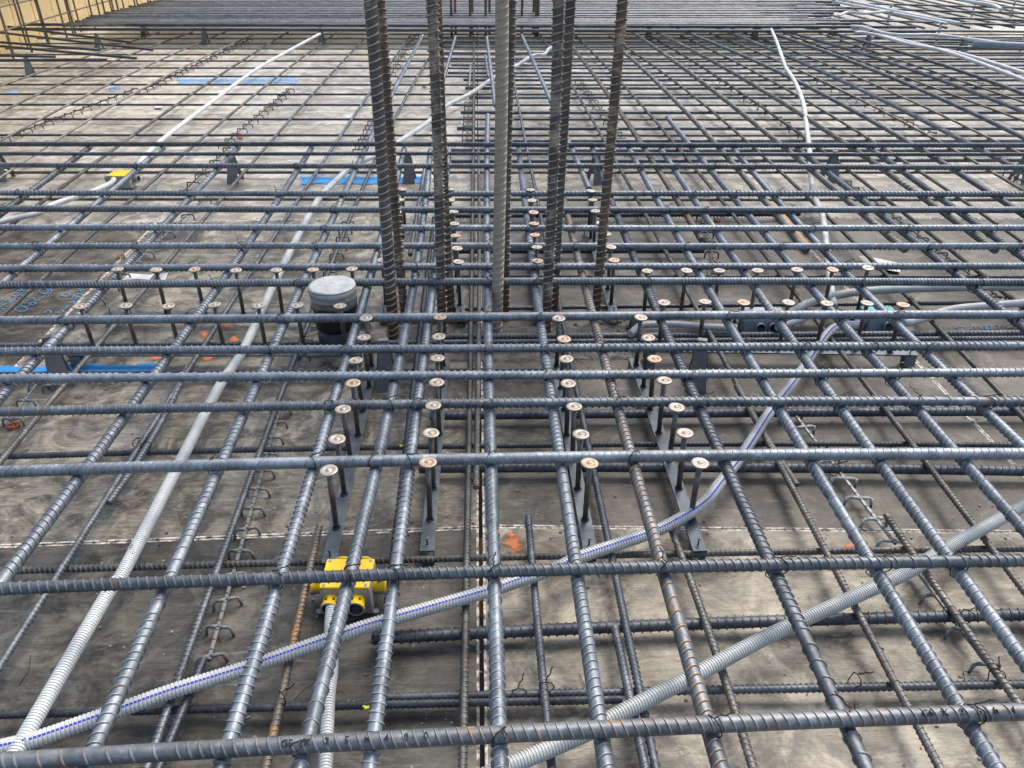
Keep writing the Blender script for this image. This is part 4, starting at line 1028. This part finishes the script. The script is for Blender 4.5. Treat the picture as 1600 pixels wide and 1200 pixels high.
for x, y, s in ((30, 1070, 0), (905, 1052, 1), (1290, 995, 2), (1530, 1050, 3), (1440, 610, 4), (500, 1062, 5), (178, 372, 6), (1235, 1005, 7), (1262, 497, 8)):
    a = random.uniform(0, 6); c = bp(x, y, .004)
    pts = [c]
    for k in range(4):
        a += random.uniform(-.9, .9); pts.append(pts[-1]+np.array([math.cos(a)*.018, math.sin(a)*.018, random.uniform(0, .005) if k < 3 else 0])); pts[-1][2] = max(.002, min(.02, pts[-1][2]))
    wire_path('wire_offcut', pts, 'bent black wire offcut on the plywood, '+('near the left edge', 'under the middle bars at the bottom', 'below the slanting conduit', 'by the lower right spacer', 'right of the striped conduit', 'left of the white conduit below the yellow box', 'on the upper left sheet', 'beside the thick dark lower bar', 'in front of the rear right studs')[s], group='wire offcuts')
for x, y, zz, l in ((440, 1094, Z_BL, 'tie on the rusty thin bar'), (290, 1068, Z_BL, 'tie on the lower left bar pair'), (1555, 1058, Z_BL, 'tie on the rusty bar over its spacer'), (1510, 965, Z_BL, 'tie at the thick dark lower bar on the right'), (810, 1088, Z_BT, 'tie on the lower pair by the central seam'), (213, 694, Z_BL, 'left tie on the doubled thin bars'), (228, 700, Z_BL, 'right tie on the doubled thin bars'), (1305, 735, Z_BT, 'tie over the spacer on the right'), (1335, 1065, Z_BL, 'tie on the thin bar right of the slanting conduit'), (853, 1078, Z_BL, 'tie on the thin bar near the bottom middle'), (98, 546, Z_BL, 'tie at the large left chair')):
    t = link('tie_wire', random.choice(tiesS), loc=tuple(bp(x, y, zz)), label='black '+l, cat='tie wire', group='tie wires on the lower mat'); t.rotation_euler = (0, 0, random.uniform(0, 3))

# ------------------------------------------------------------------ litter
def sheet(pts, label, mat, cat='paper', z=.006, name='paper_scrap'):
    c = bp(*pts[0], z); V = [bp(x, y, z+random.uniform(0, .012))-c for x, y in pts]; n = len(V)
    V2 = [v-np.array([0, 0, .0012]) for v in V]
    bm = mb(); a = [bm.verts.new(v) for v in V]; b = [bm.verts.new(v) for v in V2]
    bm.faces.new(a); bm.faces.new(b[::-1])
    for i in range(n): bm.faces.new((a[i], b[i], b[(i+1) % n], a[(i+1) % n]))
    fin(bm, name, mat, None, loc=tuple(c), label=label, cat=cat)
sheet([(190, 437), (203, 427), (232, 429), (262, 426), (258, 438), (215, 436)], 'torn white paper behind the rear left studs', M['paper'])
sheet([(1341, 399), (1368, 403), (1405, 411), (1407, 425), (1388, 422), (1350, 409)], 'white triangular paper scrap right of the rear studs', M['paper'])
sheet([(240, 165), (252, 163), (254, 168), (243, 169)], 'small white scrap on the far left sheet', M['paper'])
def clip(x, y, label, mat):
    c = bp(x, y, 0); root = empty('plastic_clip', tuple(c), random.uniform(0, 3), label=label, cat='plastic clip')
    bm = mb()
    for k in range(6):
        a = k*math.pi/3; cyl(bm, (.016*math.cos(a), .016*math.sin(a), .003), (.016*math.cos(a+1.05), .016*math.sin(a+1.05), .012), .0028, 6)
    fin(bm, 'clip_ring', mat, root)
    bm = mb()
    for k in range(4):
        a = k*math.pi/2; cyl(bm, (.012*math.cos(a), .012*math.sin(a), 0), (.018*math.cos(a), .018*math.sin(a), .018), .002, 6)
    fin(bm, 'clip_legs', mat, root)
clip(22, 668, 'orange plastic clip at the left edge', M['orange'])
clip(1120, 346, 'orange plastic clip behind the right column bar', M['orange'])
clip(375, 217, 'orange plastic clip behind the upper mat at the left', M['orange'])
clip(190, 403, 'brown bent clip on the upper left spacer', M['wood_b'])
clip(663, 137, 'small dark clip left of the second upright group', M['wood_b'])
for (x, y, z, l) in ((573, 1106, Z_BT+.012, 'yellow tag on the lower crosswise bar at the bottom'), (628, 697, Z_BT+.012, 'yellow tag on the thin crosswise bar left of the studs')):
    c = bp(x, y, z); bm = mb(); box(bm, (0, 0, 0), (.010, .006, .004), .3, .001); box(bm, (-.005, .002, .001), (.006, .004, .004), -.3, .001); fin(bm, 'plastic_tag', M['green'], None, loc=tuple(c), label=l, cat='tag')
# timber battens at the far right of the deck
for x0, y0, x1, y1, l in ((1205, 318, 1262, 388, 'grey batten end under the bars left of the white conduit'),):
    a, b = bp(x0, y0, .02), bp(x1, y1, .02); d = b-a; bm = mb(); box(bm, (0, 0, 0), (np.linalg.norm(d), .026, .026), math.atan2(d[1], d[0]), .002)
    fin(bm, 'timber_batten', M['wood_b'], None, loc=tuple((a+b)/2), label=l, cat='batten')
# crumbs and dust
bm = mb()
for k in range(420):
    x, y = random.uniform(0, 1600), random.uniform(560, 1200); c = bp(x, y, 0); s = random.choice([.0008, .0012, .0016, .0026])
    bmesh.ops.create_icosphere(bm, subdivisions=1, radius=s, matrix=Matrix.Translation((c[0], c[1], s*.7+.001)) @ Matrix.Rotation(random.random()*6, 4, 'Z') @ Matrix.Diagonal((1.8, 1, .7, 1)))
fin(bm, 'crumbs', simple('crumbs_pale', (.42, .38, .32), (.2, .17, .13), 9, .9), None, kind='stuff', label='crumbs and grit scattered over the plywood', cat='grit')

# ------------------------------------------------------------------ wall at the far left
wall = empty('formwork_wall', (-4.85, 8, 0), label='yellow formwork wall at the far left behind upright bars', cat='wall')
for k in range(26):
    bm = mb(); box(bm, (0, k*.44-3.4, .9), (.03, .425, 3.4), 0, .003); fin(bm, 'formwork_board', M['wood_y'], wall)
bm = mb()
for z in (.55, 1.3): box(bm, (.04, 2, z), (.05, 11.4, .10))
fin(bm, 'waling', M['wood_b'], wall)
for k in range(52):
    y = 4.9+k*.2+random.uniform(-.05, .05); x = -4.68+random.choice([0, .10])+random.uniform(-.02, .02)
    P = np.array([[x, y, -.05], [x+random.uniform(-.02, .02), y, 1.2], [x+random.uniform(-.05, .05), y+random.uniform(-.04, .04), 2.4]])
    add_bar(P, .011, M['steel_thin' if k % 3 else 'steel_rust'], 'wall_bar', 'upright wall bar before the yellow formwork, '+ordn(k+1)+' from the camera', 'upright bars of the left wall', 8, ribs=False, ref=(0, 1, 0))
for k, z in enumerate((.25, .45, .85)):
    P = np.array([[-4.60, 4.8, z], [-4.60, 9, z], [-4.60, 15, z]])
    add_bar(P, .008, M['steel_rust'], 'wall_bar', 'level wall bar tied across the upright ones, '+ORD[k]+' from below', 'level bars of the left wall', 8, ribs=False)
# timber beyond the bundle
for k, (x, w) in enumerate(((-2.3, 1.2), (-.45, .9), (.35, .8), (1.6, .7))):
    bm = mb(); box(bm, (0, 0, .12), (w, .2, .2), random.uniform(-.05, .05), .004)
    for s in (-1, 1): box(bm, (s*w*.3, .0, .01), (.08, .3, .03))
    fin(bm, 'timber_block', M['wood_y'], None, loc=(x, 12.55+k*.06, .02), label='yellow timber block beyond the bundle, '+ORD[k]+' from the left', cat='timber')
# grey coupling sleeve on the right
a, b = bp(1520, 69, .235), bp(1640, 73, .235); bm = mb(); cyl(bm, (a-(a+b)/2), (b-(a+b)/2), .03, 14); fin(bm, 'sleeve_pipe', M['boxblue'], None, loc=tuple((a+b)/2), label='thick blue grey pipe at the far right edge', cat='pipe')
# stakes at the far right
for k, (x, y) in enumerate(((1299, 12), (1386, 33), (1388, 22), (1465, 52), (1521, 8), (1583, 5), (1598, 58))):
    c = bp(x, y+7, Z_TT-.1); bm = mb(); box(bm, (0, 0, .10), (.02, .02, .26), 0, .002); box(bm, (0, 0, .228), (.05, .02, .02))
    fin(bm, 'bar_stool', M['conduit_w'], None, loc=(c[0], c[1], .02), label='pale upright support between far right bars, '+ORD[k]+' from the left', cat='support', group='pale supports at the far right')
print('tris total', TRIS[0], 'ties', nt_, 'objects', len(bpy.data.objects))
